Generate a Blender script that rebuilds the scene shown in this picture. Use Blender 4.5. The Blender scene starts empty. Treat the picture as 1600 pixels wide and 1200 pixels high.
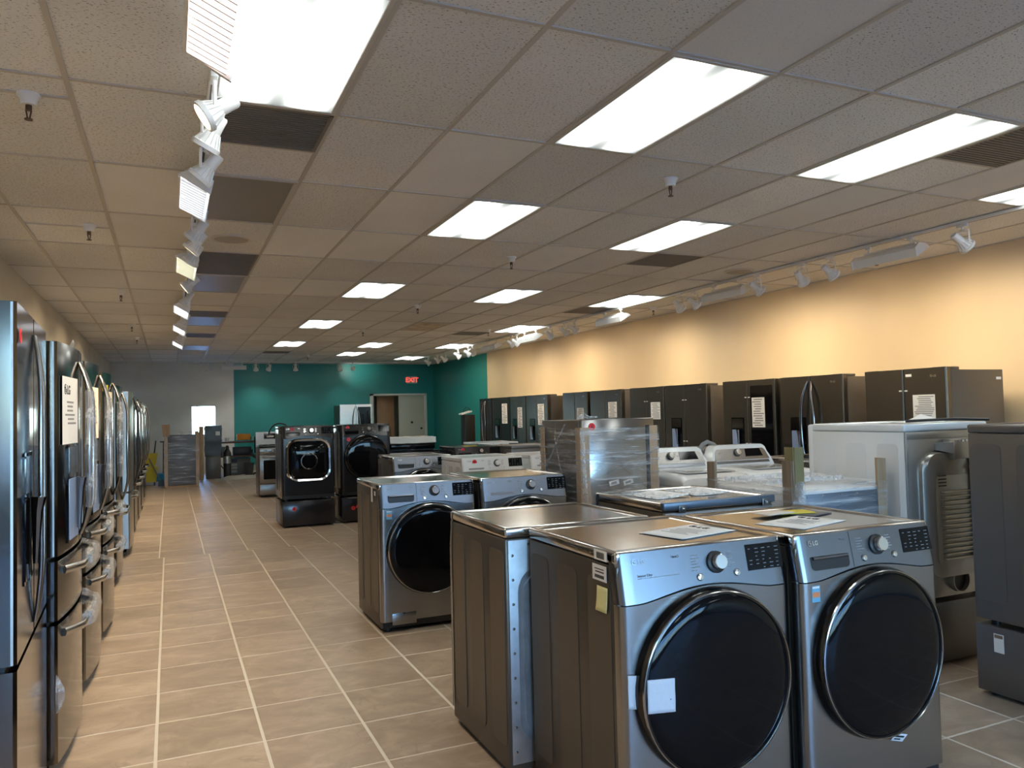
import bpy, bmesh, math, random
from mathutils import Vector, Matrix, noise
random.seed(7)
PI = math.pi
scene = bpy.context.scene
C = scene.collection

# ------------------------------------------------------------------ camera
CAM_H = 1.45
F_PX = 1205.26
YAW, PITCH, ROLL = (math.radians(a) for a in (23.972, 2.112, -1.373))
fwd = Vector((math.sin(YAW)*math.cos(PITCH), math.cos(YAW)*math.cos(PITCH), math.sin(PITCH)))
rgt = Vector((math.cos(YAW), -math.sin(YAW), 0)); upv = rgt.cross(fwd)
r2 = rgt*math.cos(ROLL) + upv*math.sin(ROLL); u2 = upv*math.cos(ROLL) - rgt*math.sin(ROLL)
cam_data = bpy.data.cameras.new('camera')
cam_data.sensor_fit = 'HORIZONTAL'; cam_data.sensor_width = 36.0
cam_data.lens = F_PX/1600*36.0; cam_data.clip_start = 0.05; cam_data.clip_end = 300
cam = bpy.data.objects.new('camera', cam_data); C.objects.link(cam)
cam.matrix_world = Matrix(((r2.x, u2.x, -fwd.x, 0), (r2.y, u2.y, -fwd.y, 0), (r2.z, u2.z, -fwd.z, CAM_H), (0, 0, 0, 1)))
scene.camera = cam

# ------------------------------------------------------------------ room numbers
XL, XR, YB, YF, ZC = -1.43, 7.55, 23.0, -7.4, 3.009

# ------------------------------------------------------------------ world, daylight, exposure
world = bpy.data.worlds.new('world'); scene.world = world; world.use_nodes = True
wn = world.node_tree.nodes; wl = world.node_tree.links
bg = wn['Background']
sky = wn.new('ShaderNodeTexSky'); sky.sky_type = 'NISHITA'; sky.sun_disc = False
sky.sun_elevation = math.radians(42); sky.sun_rotation = math.radians(20); sky.air_density = 1.3; sky.dust_density = 1.0
wb_mul = wn.new('ShaderNodeVectorMath'); wb_mul.operation = 'MULTIPLY'; wb_mul.inputs[1].default_value = (0.50, 0.82, 1.42)   # daylight as a camera balanced for warm lamps sees it
wl.new(sky.outputs[0], wb_mul.inputs[0]); wl.new(wb_mul.outputs[0], bg.inputs[0]); bg.inputs[1].default_value = 1.7
vs = scene.view_settings
vs.view_transform = 'Standard'; vs.look = 'None'; vs.gamma = 1.0; vs.use_curve_mapping = False; vs.exposure = 0.78
scene.cycles.use_denoising = True
scene.cycles.max_bounces = 8; scene.cycles.diffuse_bounces = 6; scene.cycles.glossy_bounces = 4
scene.cycles.transparent_max_bounces = 12; scene.cycles.caustics_reflective = False; scene.cycles.caustics_refractive = False
scene.cycles.sample_clamp_indirect = 6.0

def portal(x0, x1, z0, z1, y, face):
    ld = bpy.data.lights.new('daylight_portal', 'AREA'); ld.shape = 'RECTANGLE'
    ld.size = x1-x0; ld.size_y = z1-z0; ld.cycles.is_portal = True
    o = bpy.data.objects.new('daylight_portal', ld); C.objects.link(o)
    o.location = ((x0+x1)/2, y, (z0+z1)/2); o.rotation_euler = (face*PI/2, 0, 0)
portal(XL+0.2, XR-0.2, 0.70, 2.75, YF-0.12, 1)     # shop front glazing, light travels +y

sun_d = bpy.data.lights.new('sun', 'SUN'); sun_d.energy = 5.0; sun_d.angle = math.radians(0.6); sun_d.color = (0.72, 0.90, 1.0)
sun_o = bpy.data.objects.new('sun', sun_d); C.objects.link(sun_o); sun_o.rotation_euler = Vector((-0.35, -0.55, -0.8)).to_track_quat('-Z', 'Y').to_euler()

# ------------------------------------------------------------------ materials
MATS = {}
def mat(name, col, metal=0.0, rough=0.5, bump=0.0, bscale=(60, 60, 60), vary=0.0, vscale=(3, 3, 3), spec=0.5,
        emit=None, es=0.0, coat=0.0, rvary=0.0, objrand=0.0, col2=None):
    if name in MATS: return MATS[name]
    m = bpy.data.materials.new(name); m.use_nodes = True; MATS[name] = m
    nt = m.node_tree; n = nt.nodes; l = nt.links; b = n['Principled BSDF']
    b.inputs['Base Color'].default_value = (*col, 1); b.inputs['Metallic'].default_value = metal
    b.inputs['Roughness'].default_value = rough; b.inputs['Specular IOR Level'].default_value = spec
    if coat: b.inputs['Coat Weight'].default_value = coat; b.inputs['Coat Roughness'].default_value = 0.08
    if emit: b.inputs['Emission Color'].default_value = (*emit, 1); b.inputs['Emission Strength'].default_value = es
    if bump or vary or rvary or objrand:
        tc = n.new('ShaderNodeTexCoord'); 
    def ntex(sc, detail=3):
        mp = n.new('ShaderNodeMapping'); mp.inputs['Scale'].default_value = sc; l.new(tc.outputs['Object'], mp.inputs[0])
        t = n.new('ShaderNodeTexNoise'); t.inputs['Scale'].default_value = 1.0; t.inputs['Detail'].default_value = detail
        l.new(mp.outputs[0], t.inputs['Vector']); return t
    if bump:
        t = ntex(bscale); bp = n.new('ShaderNodeBump'); bp.inputs['Strength'].default_value = bump; bp.inputs['Distance'].default_value = 0.004
        l.new(t.outputs[0], bp.inputs['Height']); l.new(bp.outputs[0], b.inputs['Normal'])
    if vary:
        t = ntex(vscale); rp = n.new('ShaderNodeValToRGB')
        c2 = col2 or tuple(c*(1-vary) for c in col); c3 = tuple(min(1, c*(1+vary*0.6)) for c in col)
        rp.color_ramp.elements[0].position = 0.3; rp.color_ramp.elements[0].color = (*c2, 1)
        rp.color_ramp.elements[1].position = 0.7; rp.color_ramp.elements[1].color = (*c3, 1)
        l.new(t.outputs[0], rp.inputs[0]); src = rp.outputs[0]
        if objrand:
            oi = n.new('ShaderNodeObjectInfo'); mr = n.new('ShaderNodeMapRange')
            mr.inputs[3].default_value = 1-objrand; mr.inputs[4].default_value = 1+objrand*0.6
            l.new(oi.outputs['Random'], mr.inputs[0])
            mx = n.new('ShaderNodeVectorMath'); mx.operation = 'SCALE'
            l.new(src, mx.inputs[0]); l.new(mr.outputs[0], mx.inputs['Scale']); src = mx.outputs[0]
        l.new(src, b.inputs['Base Color'])
    if rvary:
        t = ntex((9, 9, 9)); mr = n.new('ShaderNodeMapRange'); mr.inputs[3].default_value = rough-rvary; mr.inputs[4].default_value = rough+rvary
        l.new(t.outputs[0], mr.inputs[0]); l.new(mr.outputs[0], b.inputs['Roughness'])
    return m

def emis(name, col, s):
    m = bpy.data.materials.new(name); m.use_nodes = True; MATS[name] = m
    nt = m.node_tree; nt.nodes.clear(); e = nt.nodes.new('ShaderNodeEmission'); o = nt.nodes.new('ShaderNodeOutputMaterial')
    e.inputs[0].default_value = (*col, 1); e.inputs[1].default_value = s; nt.links.new(e.outputs[0], o.inputs[0]); return m

# brushed and painted metals
STEEL  = mat('brushed_steel', (0.50, 0.49, 0.47), 1.0, 0.30, 0.12, (3, 3, 900), rvary=0.04)
STEELH = mat('brushed_steel_across', (0.33, 0.325, 0.32), 1.0, 0.27, 0.10, (3, 900, 900))
SILVER = mat('silver_panel', (0.21, 0.222, 0.25), 0.95, 0.26)
GRAPH  = mat('graphite_paint', (0.115, 0.100, 0.082), 0.55, 0.36, rvary=0.05)
GRAPHT = mat('graphite_top', (0.60, 0.58, 0.55), 1.0, 0.15, rvary=0.03)
BSTEEL = mat('black_steel', (0.15, 0.14, 0.122), 0.9, 0.26, 0.05, (500, 500, 3))
BSTEELG = mat('black_steel_glossy', (0.17, 0.155, 0.135), 1.0, 0.13, rvary=0.03)
BSIDE  = mat('black_side', (0.115, 0.103, 0.09), 0.35, 0.38)
GREYSIDE = mat('grey_side', (0.165, 0.152, 0.142), 0.4, 0.33)
BLACKG = mat('black_gloss', (0.004, 0.004, 0.005), 0.0, 0.05, spec=0.2)
BLACKP = mat('black_plastic', (0.012, 0.012, 0.013), 0.0, 0.4)
DKPAINT = mat('dark_gloss_paint', (0.028, 0.026, 0.027), 0.3, 0.16)
HANDG  = mat('handle_grey', (0.34, 0.34, 0.34), 1.0, 0.2)
CHROME = mat('chrome', (0.75, 0.75, 0.75), 1.0, 0.08)
RINGD  = mat('door_ring_dark', (0.05, 0.048, 0.047), 0.9, 0.16)
EDGEG  = mat('door_edge', (0.46, 0.45, 0.44), 1.0, 0.14)
DCHROME = mat('dark_chrome', (0.22, 0.21, 0.21), 1.0, 0.14)
WHITE  = mat('white_enamel', (0.74, 0.75, 0.75), 0.0, 0.22, coat=0.4)
WPLAST = mat('white_plastic', (0.72, 0.72, 0.70), 0.0, 0.35)
FIXW   = mat('fixture_white', (0.74, 0.74, 0.73), 0.0, 0.38)
GALV   = mat('galvanised', (0.44, 0.46, 0.48), 0.85, 0.42, vary=0.18, vscale=(14, 14, 14))
REARG  = mat('rear_grey', (0.46, 0.455, 0.43), 0.75, 0.34)
PAPER  = mat('paper', (0.82, 0.82, 0.81), 0.0, 0.7)
PAPERC = mat('paper_cream', (0.80, 0.74, 0.58), 0.0, 0.7)
INK    = mat('ink', (0.03, 0.03, 0.03), 0.0, 0.6)
INKG   = mat('ink_grey', (0.26, 0.26, 0.27), 0.0, 0.6)
RED    = mat('red_sticker', (0.72, 0.02, 0.03), 0.0, 0.45)
POSTIT = mat('yellow_note', (0.75, 0.70, 0.34), 0.0, 0.75)
YELLOW = mat('yellow_plastic', (0.70, 0.55, 0.04), 0.0, 0.45)
BLUEP  = mat('blue_plastic', (0.02, 0.22, 0.42), 0.0, 0.4)
BLUEF  = mat('blue_film', (0.30, 0.42, 0.66), 0.0, 0.12, spec=0.7)
TAPE   = mat('masking_tape', (0.64, 0.67, 0.74), 0.0, 0.55, 0.3, (40, 40, 40))
CARD   = mat('cardboard', (0.42, 0.29, 0.18), 0.0, 0.8, 0.2, (8, 8, 160), vary=0.22, vscale=(40, 40, 4))
CARDD  = mat('cardboard_dark', (0.25, 0.18, 0.12), 0.0, 0.8, vary=0.22, vscale=(60, 60, 4))
BLUEMET = mat('blue_grey_panel', (0.16, 0.20, 0.26), 0.6, 0.34)
WOOD   = mat('dark_wood', (0.13, 0.06, 0.04), 0.0, 0.5, vary=0.3, vscale=(4, 40, 4))
FOAM   = mat('white_foam', (0.66, 0.65, 0.61), 0.0, 0.8, 0.5, (25, 25, 25))
DUSTY  = mat('dusty_plastic', (0.20, 0.20, 0.19), 0.0, 0.6)
BRASS  = mat('sprinkler_metal', (0.12, 0.08, 0.06), 0.8, 0.4)
TEAL   = mat('teal_paint', (0.014, 0.235, 0.225), 0.0, 0.42, 0.05, (30, 30, 30))
BEIGE  = mat('beige_paint', (0.68, 0.55, 0.36), 0.0, 0.38, 0.06, (12, 12, 12), vary=0.08, vscale=(0.9, 0.9, 0.5))
LEFTW  = mat('left_wall_paint', (0.64, 0.57, 0.44), 0.0, 0.6, vary=0.1, vscale=(1, 1, 1))
GREYW  = mat('grey_block_paint', (0.74, 0.74, 0.71), 0.0, 0.7, 0.12, (30, 30, 30), vary=0.16, vscale=(0.9, 0.9, 1.4))
TEE    = mat('grid_metal', (0.50, 0.47, 0.43), 0.0, 0.5)
GROUT  = mat('grout', (0.66, 0.60, 0.50), 0.0, 0.85)
VENT   = mat('vent_metal', (0.20, 0.18, 0.155), 0.2, 0.55)
UNLIT  = mat('unlit_lens', (0.24, 0.22, 0.175), 0.0, 0.4)
STAINL = mat('stained_lens', (0.60, 0.47, 0.32), 0.0, 0.4, vary=0.5, vscale=(5, 5, 5))
ASPH   = mat('pavement', (0.45, 0.45, 0.44), 0.0, 0.9)
TAN    = mat('tan_door', (0.42, 0.22, 0.10), 0.0, 0.5, vary=0.1, vscale=(20, 20, 2))
PALEDOOR = mat('pale_door', (0.52, 0.51, 0.42), 0.0, 0.5)
ORANGE = mat('orange_cloth', (0.72, 0.28, 0.03), 0.0, 0.8)
GREENC = mat('green_plastic', (0.12, 0.40, 0.36), 0.0, 0.5)

def film_material(name, fac_lo, fac_hi, scale, rough=0.12, tint=(0.8, 0.82, 0.86), dens=0.0):
    m = bpy.data.materials.new(name); m.use_nodes = True; MATS[name] = m
    nt = m.node_tree; n = nt.nodes; l = nt.links; n.clear()
    o = n.new('ShaderNodeOutputMaterial'); mix = n.new('ShaderNodeMixShader'); tr = n.new('ShaderNodeBsdfTransparent')
    p = n.new('ShaderNodeBsdfPrincipled'); p.inputs['Base Color'].default_value = (*tint, 1); p.inputs['Roughness'].default_value = rough
    p.inputs['Specular IOR Level'].default_value = 0.9
    tr.inputs[0].default_value = (1-dens, 1-dens, 1-dens, 1)
    tc = n.new('ShaderNodeTexCoord'); mp = n.new('ShaderNodeMapping'); mp.inputs['Scale'].default_value = scale
    mp.inputs['Rotation'].default_value = (0, math.radians(7), math.radians(4))
    t = n.new('ShaderNodeTexNoise'); t.inputs['Scale'].default_value = 1; t.inputs['Detail'].default_value = 5; t.inputs['Roughness'].default_value = 0.65
    l.new(tc.outputs['Object'], mp.inputs[0]); l.new(mp.outputs[0], t.inputs['Vector'])
    rp = n.new('ShaderNodeValToRGB'); rp.color_ramp.elements[0].position = 0.47; rp.color_ramp.elements[1].position = 0.72
    rp.color_ramp.elements[0].color = (fac_lo,)*3+(1,); rp.color_ramp.elements[1].color = (fac_hi,)*3+(1,)
    bp = n.new('ShaderNodeBump'); bp.inputs['Strength'].default_value = 0.9; bp.inputs['Distance'].default_value = 0.012
    l.new(t.outputs[0], rp.inputs[0]); l.new(t.outputs[0], bp.inputs['Height']); l.new(bp.outputs[0], p.inputs['Normal'])
    l.new(rp.outputs[0], mix.inputs[0]); l.new(tr.outputs[0], mix.inputs[1]); l.new(p.outputs[0], mix.inputs[2]); l.new(mix.outputs[0], o.inputs[0])
    return m
FILM  = film_material('stretch_film', 0.07, 0.68, (2.5, 2.5, 34))
FILMD = film_material('dense_stretch_film', 0.14, 0.6, (2.5, 2.5, 26), tint=(0.62, 0.66, 0.74))
CLEAR = film_material('clear_bag', 0.16, 0.72, (40, 40, 40), 0.1)

SLEEVE = film_material('handle_sleeve', 0.14, 0.5, (16, 16, 16), 0.12)

def glass_pane():
    m = bpy.data.materials.new('window_glass'); m.use_nodes = True; MATS['glass'] = m
    nt = m.node_tree; n = nt.nodes; l = nt.links; n.clear()
    o = n.new('ShaderNodeOutputMaterial'); mix = n.new('ShaderNodeMixShader'); mix.inputs[0].default_value = 0.06
    tr = n.new('ShaderNodeBsdfTransparent'); g = n.new('ShaderNodeBsdfGlossy'); g.inputs['Roughness'].default_value = 0.02
    tr.inputs[0].default_value = (0.95, 0.97, 0.97, 1)
    l.new(tr.outputs[0], mix.inputs[1]); l.new(g.outputs[0], mix.inputs[2]); l.new(mix.outputs[0], o.inputs[0]); return m
GLASS = glass_pane()

def tile_floor_mat():
    m = mat('floor_tile', (0.40, 0.31, 0.225), 0.0, 0.36)
    nt = m.node_tree; n = nt.nodes; l = nt.links; b = n['Principled BSDF']
    geo = n.new('ShaderNodeNewGeometry'); oi = n.new('ShaderNodeObjectInfo')
    off = n.new('ShaderNodeVectorMath'); off.operation = 'SCALE'; off.inputs[0].default_value = (37, 23, 11); l.new(oi.outputs['Random'], off.inputs['Scale'])
    ad = n.new('ShaderNodeVectorMath'); ad.operation = 'ADD'; l.new(geo.outputs['Position'], ad.inputs[0]); l.new(off.outputs[0], ad.inputs[1])
    mp = n.new('ShaderNodeMapping'); mp.inputs['Scale'].default_value = (4.2, 6.2, 4); mp.inputs['Rotation'].default_value = (0, 0, 0.25); l.new(ad.outputs[0], mp.inputs[0])
    t = n.new('ShaderNodeTexNoise'); t.inputs['Scale'].default_value = 1; t.inputs['Detail'].default_value = 9; t.inputs['Roughness'].default_value = 0.62; t.inputs['Distortion'].default_value = 0.9; l.new(mp.outputs[0], t.inputs['Vector'])
    rp = n.new('ShaderNodeValToRGB'); e = rp.color_ramp.elements
    e[0].position = 0.25; e[0].color = (0.29, 0.22, 0.152, 1); e[1].position = 0.72; e[1].color = (0.51, 0.41, 0.305, 1)
    k = e.new(0.5); k.color = (0.39, 0.30, 0.215, 1)
    l.new(t.outputs[0], rp.inputs[0])
    mr = n.new('ShaderNodeMapRange'); mr.inputs[3].default_value = 0.88; mr.inputs[4].default_value = 1.10; l.new(oi.outputs['Random'], mr.inputs[0])
    sc = n.new('ShaderNodeVectorMath'); sc.operation = 'SCALE'; l.new(rp.outputs[0], sc.inputs[0]); l.new(mr.outputs[0], sc.inputs['Scale'])
    # thin dark scuffs
    mp2 = n.new('ShaderNodeMapping'); mp2.inputs['Scale'].default_value = (1.1, 0.9, 1); l.new(ad.outputs[0], mp2.inputs[0])
    t2 = n.new('ShaderNodeTexNoise'); t2.inputs['Scale'].default_value = 1.6; t2.inputs['Detail'].default_value = 2; t2.inputs['Distortion'].default_value = 2.5; l.new(mp2.outputs[0], t2.inputs['Vector'])
    r2_ = n.new('ShaderNodeValToRGB'); q = r2_.color_ramp.elements; q[0].position = 0.495; q[0].color = (1, 1, 1, 1); q[1].position = 0.505; q[1].color = (1, 1, 1, 1)
    mid = q.new(0.5); mid.color = (0.84, 0.83, 0.82, 1); l.new(t2.outputs[0], r2_.inputs[0])
    mx = n.new('ShaderNodeVectorMath'); mx.operation = 'MULTIPLY'; l.new(sc.outputs[0], mx.inputs[0]); l.new(r2_.outputs[0], mx.inputs[1])
    l.new(mx.outputs[0], b.inputs['Base Color'])
    rr = n.new('ShaderNodeMapRange'); rr.inputs[3].default_value = 0.30; rr.inputs[4].default_value = 0.52; l.new(t.outputs[0], rr.inputs[0]); l.new(rr.outputs[0], b.inputs['Roughness'])
    bp = n.new('ShaderNodeBump'); bp.inputs['Strength'].default_value = 0.12; bp.inputs['Distance'].default_value = 0.01
    l.new(t.outputs[0], bp.inputs['Height']); l.new(bp.outputs[0], b.inputs['Normal'])
    return m
TILE = tile_floor_mat()

def ceiling_tile_mat(name, base, pits):
    m = mat(name, base, 0.0, 0.85, spec=0.2)
    nt = m.node_tree; n = nt.nodes; l = nt.links; b = n['Principled BSDF']
    geo = n.new('ShaderNodeNewGeometry'); oi = n.new('ShaderNodeObjectInfo')
    mp = n.new('ShaderNodeMapping'); mp.inputs['Scale'].default_value = (70, 130, 70); mp.inputs['Rotation'].default_value = (0, 0, 0.5); l.new(geo.outputs['Position'], mp.inputs[0])
    t = n.new('ShaderNodeTexNoise'); t.inputs['Scale'].default_value = 1; t.inputs['Detail'].default_value = 2.5; l.new(mp.outputs[0], t.inputs['Vector'])
    rp = n.new('ShaderNodeValToRGB'); e = rp.color_ramp.elements
    e[0].position = 0.30; e[0].color = tuple(c*(1-0.75*pits) for c in base)+(1,); e[1].position = 0.42; e[1].color = (*base, 1); l.new(t.outputs[0], rp.inputs[0])
    t3 = n.new('ShaderNodeTexNoise'); t3.inputs['Scale'].default_value = 0.8; t3.inputs['Detail'].default_value = 3; l.new(geo.outputs['Position'], t3.inputs['Vector'])
    mr3 = n.new('ShaderNodeMapRange'); mr3.inputs[1].default_value = 0.3; mr3.inputs[2].default_value = 0.7; mr3.inputs[3].default_value = 0.93; mr3.inputs[4].default_value = 1.05; l.new(t3.outputs[0], mr3.inputs[0])
    mr = n.new('ShaderNodeMapRange'); mr.inputs[3].default_value = 0.90; mr.inputs[4].default_value = 1.08; l.new(oi.outputs['Random'], mr.inputs[0])
    ml = n.new('ShaderNodeMath'); ml.operation = 'MULTIPLY'; l.new(mr.outputs[0], ml.inputs[0]); l.new(mr3.outputs[0], ml.inputs[1])
    sc = n.new('ShaderNodeVectorMath'); sc.operation = 'SCALE'; l.new(rp.outputs[0], sc.inputs[0]); l.new(ml.outputs[0], sc.inputs['Scale'])
    l.new(sc.outputs[0], b.inputs['Base Color'])
    bp = n.new('ShaderNodeBump'); bp.inputs['Strength'].default_value = 0.35*pits; bp.inputs['Distance'].default_value = 0.004
    l.new(t.outputs[0], bp.inputs['Height']); l.new(bp.outputs[0], b.inputs['Normal'])
    return m
CTILE = ceiling_tile_mat('acoustic_tile', (0.76, 0.75, 0.74), 1.0)
CTILE2 = ceiling_tile_mat('plain_ceiling_tile', (0.76, 0.75, 0.74), 0.25)

def lamp_lens(name, col, lo, hi):
    m = bpy.data.materials.new(name); m.use_nodes = True; MATS[name] = m
    nt = m.node_tree; n = nt.nodes; l = nt.links; n.clear()
    o = n.new('ShaderNodeOutputMaterial'); e = n.new('ShaderNodeEmission'); e.inputs[0].default_value = (*col, 1)
    tc = n.new('ShaderNodeTexCoord'); sp = n.new('ShaderNodeSeparateXYZ'); l.new(tc.outputs['Object'], sp.inputs[0])
    def M(op, a, b_=None):
        x = n.new('ShaderNodeMath'); x.operation = op
        for i, v in enumerate((a, b_)):
            if v is None: continue
            if isinstance(v, (int, float)): x.inputs[i].default_value = v
            else: l.new(v, x.inputs[i])
        return x.outputs[0]
    c = M('COSINE', M('ADD', M('MULTIPLY', sp.outputs[0], 2*PI/0.29), PI))
    s = M('POWER', M('ADD', M('MULTIPLY', c, 0.5), 0.5), 1.5)
    yy = M('ABSOLUTE', sp.outputs[1]); mr = n.new('ShaderNodeMapRange'); l.new(yy, mr.inputs[0])
    mr.inputs[1].default_value = 0.42; mr.inputs[2].default_value = 0.57; mr.inputs[3].default_value = 1.0; mr.inputs[4].default_value = 0.45
    st = M('MULTIPLY', M('ADD', M('MULTIPLY', s, hi-lo), lo), mr.outputs[0])
    l.new(st, e.inputs[1]); l.new(e.outputs[0], o.inputs[0]); return m
LENS = lamp_lens('lamp_lens', (0.955, 1.0, 0.955), 0.65, 8.5)
BULB = emis('spot_bulb', (1.0, 0.80, 0.55), 9.0)
FLOODW = emis('flood_lens_white', (0.88, 0.92, 1.0), 1.8)
FLOODP = emis('flood_lens_warm', (1.0, 0.80, 0.76), 2.6)
FLOODY = emis('flood_lens_yellow', (1.0, 1.0, 0.72), 1.6)
EXITR = emis('exit_red', (1.0, 0.08, 0.05), 0.9)

# ------------------------------------------------------------------ mesh building
class MB:
    def __init__(s): s.bm = bmesh.new()
    def box(s, x0, x1, y0, y1, z0, z1, r=0.0, seg=2):
        bm = s.bm
        v = [bm.verts.new(p) for p in ((x0,y0,z0),(x1,y0,z0),(x1,y1,z0),(x0,y1,z0),(x0,y0,z1),(x1,y0,z1),(x1,y1,z1),(x0,y1,z1))]
        f = [bm.faces.new([v[i] for i in q]) for q in ((3,2,1,0),(4,5,6,7),(0,1,5,4),(1,2,6,5),(2,3,7,6),(3,0,4,7))]
        if r > 0:
            ed = set(e for g in f for e in g.edges)
            bmesh.ops.bevel(bm, geom=list(ed), offset=r, segments=seg, profile=0.5, affect='EDGES', clamp_overlap=True)
        return s
    def hexa(s, p):                       # eight corners: bottom ring then top ring
        v = [s.bm.verts.new(q) for q in p]
        for q in ((3,2,1,0),(4,5,6,7),(0,1,5,4),(1,2,6,5),(2,3,7,6),(3,0,4,7)): s.bm.faces.new([v[i] for i in q])
        return s
    def ring(s, pts): return [s.bm.verts.new(p) for p in pts]
    def bridge(s, a, b):
        n = len(a)
        for i in range(n): s.bm.faces.new((a[i], a[(i+1) % n], b[(i+1) % n], b[i]))
    def tube(s, pts, r, n=10, caps=True, flat=1.0):
        pts = [Vector(p) for p in pts]; rings = []
        up = Vector((0, 0, 1))
        for i, p in enumerate(pts):
            d = (pts[min(i+1, len(pts)-1)]-pts[max(i-1, 0)]).normalized()
            if i == 0:
                a = d.cross(up) if abs(d.dot(up)) < 0.95 else d.cross(Vector((1, 0, 0)))
            else: a = a-d*a.dot(d)
            a.normalize(); b = d.cross(a); rr = r[i] if isinstance(r, (list, tuple)) else r
            rings.append(s.ring([p+a*rr*math.cos(2*PI*k/n)+b*rr*flat*math.sin(2*PI*k/n) for k in range(n)]))
        for i in range(len(rings)-1): s.bridge(rings[i], rings[i+1])
        if caps: s.bm.faces.new(list(reversed(rings[0]))); s.bm.faces.new(rings[-1])
        return s
    def cyl(s, p0, p1, r0, r1=None, n=16): return s.tube([p0, p1], [r0, r0 if r1 is None else r1], n)
    def lathe(s, prof, n=40, M=None, close0=False, close1=False):      # prof: (radius, height) along local -Y
        M = M or Matrix(); rings = []
        for r, h in prof:
            rings.append(s.ring([M @ Vector((r*math.cos(2*PI*k/n), -h, r*math.sin(2*PI*k/n))) for k in range(n)]))
        for i in range(len(rings)-1): s.bridge(rings[i], rings[i+1])
        if close0: s.bm.faces.new(list(reversed(rings[0])))
        if close1: s.bm.faces.new(rings[-1])
        return s
    def prism(s, poly, a0, a1, axis='z', fn=None):     # polygon swept along an axis
        def P(u, v, w): 
            q = {'z': (u, v, w), 'y': (u, w, v), 'x': (w, u, v)}[axis]
            return fn(*q) if fn else q
        A = s.ring([P(u, v, a0) for u, v in poly]); B = s.ring([P(u, v, a1) for u, v in poly])
        s.bridge(A, B); s.bm.faces.new(list(reversed(A))); s.bm.faces.new(B); return s
    def grid(s, fn, nu, nv):
        V = [[s.bm.verts.new(fn(i/nu, j/nv)) for j in range(nv+1)] for i in range(nu+1)]
        for i in range(nu):
            for j in range(nv): s.bm.faces.new((V[i][j], V[i+1][j], V[i+1][j+1], V[i][j+1]))
        return s
    def xf(s, M): bmesh.ops.transform(s.bm, matrix=M, verts=s.bm.verts[:]); return s
    def mesh(s, name, material, angle=32):
        bmesh.ops.recalc_face_normals(s.bm, faces=s.bm.faces[:])
        me = bpy.data.meshes.new(name); s.bm.to_mesh(me); s.bm.free()
        me.polygons.foreach_set('use_smooth', [True]*len(me.polygons)); me.set_sharp_from_angle(angle=math.radians(angle))
        me.materials.append(material); return me
    def build(s, name, material, parent=None, label=None):
        return link(name, s.mesh(name, material), parent, label)

def link(name, me, parent=None, label=None, loc=None, rot=None):
    o = bpy.data.objects.new(name, me); C.objects.link(o)
    if parent is not None: o.parent = parent
    if label: o['label'] = label
    if loc: o.location = loc
    if rot: o.rotation_euler = rot
    return o
def tag(o, label, cat, group=None):
    o['label'] = label; o['category'] = cat
    if group: o['group'] = group
    return o
def thing(name, label, cat, loc=(0, 0, 0), rz=0.0, group=None):
    o = bpy.data.objects.new(name, None); C.objects.link(o); o.empty_display_size = 0.1
    o.location = loc; o.rotation_euler = (0, 0, rz); return tag(o, label, cat, group)
def structure(o): o['kind'] = 'structure'; return o
def stuff(o): o['kind'] = 'stuff'; return o
def copy_tree(o, parent=None):
    c = o.copy(); C.objects.link(c); c.parent = parent
    for ch in o.children: copy_tree(ch, c)
    return c
def rrect(x0, x1, y0, y1, r, n=5, corners=(1, 1, 1, 1)):           # counter-clockwise rounded rectangle
    out = []
    for (cx, cy, a0, on) in ((x0+r, y0+r, PI, corners[0]), (x1-r, y0+r, 1.5*PI, corners[1]), (x1-r, y1-r, 0, corners[2]), (x0+r, y1-r, 0.5*PI, corners[3])):
        if not on:
            out.append((x0 if cx < (x0+x1)/2 else x1, y0 if cy < (y0+y1)/2 else y1)); continue
        for k in range(n+1):
            a = a0+0.5*PI*k/n; out.append((cx+r*math.cos(a), cy+r*math.sin(a)))
    return out

TEXTS = {}
def text_mesh(s, size, material, align='LEFT', bold=0.0):
    key = (s, round(size, 4), material.name, align, bold)
    if key in TEXTS: return TEXTS[key]
    cu = bpy.data.curves.new('lettering', 'FONT'); cu.body = s; cu.size = size; cu.align_x = align; cu.extrude = 0.0006; cu.offset = bold; cu.resolution_u = 3
    ob = bpy.data.objects.new('lettering', cu); C.objects.link(ob)
    me = bpy.data.meshes.new_from_object(ob.evaluated_get(bpy.context.evaluated_depsgraph_get()))
    C.objects.unlink(ob); bpy.data.objects.remove(ob); bpy.data.curves.remove(cu)
    me.materials.clear(); me.materials.append(material); TEXTS[key] = me; return me
EMB = {}
def emblem_mesh(r, material):                     # round emblem: three-quarter ring, upright bar with foot, dot
    key = (round(r, 4), material.name)
    if key in EMB: return EMB[key]
    m = MB(); t = 0.0012; n = 26; A = []; 
    prev = None
    for k in range(n+1):
        a = math.radians(0)-math.radians(300)*k/n
        pr = [m.bm.verts.new((q*math.cos(a), q*math.sin(a), zz)) for q in (r, r*0.84) for zz in (0, t)]
        if prev:
            m.bm.faces.new((prev[0], pr[0], pr[1], prev[1])); m.bm.faces.new((prev[1], pr[1], pr[3], prev[3])); m.bm.faces.new((prev[3], pr[3], pr[2], prev[2]))
        prev = pr
    m.box(0.05*r, r, -0.08*r, 0.08*r, 0, t)
    m.box(-0.08*r, 0.10*r, -0.5*r, 0.55*r, 0, t); m.box(-0.08*r, 0.45*r, -0.5*r, -0.34*r, 0, t)
    m.cyl((-0.42*r, 0.3*r, 0), (-0.42*r, 0.3*r, t), 0.15*r, n=12)
    me = m.mesh('emblem', material); EMB[key] = me; return me

def on_front(o, x, y, z, tilt=0.0):               # lay flat lettering (XY plane) on a face that looks along local -Y
    o.location = (x, y, z); o.rotation_euler = (PI/2-tilt, 0, 0); return o

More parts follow.
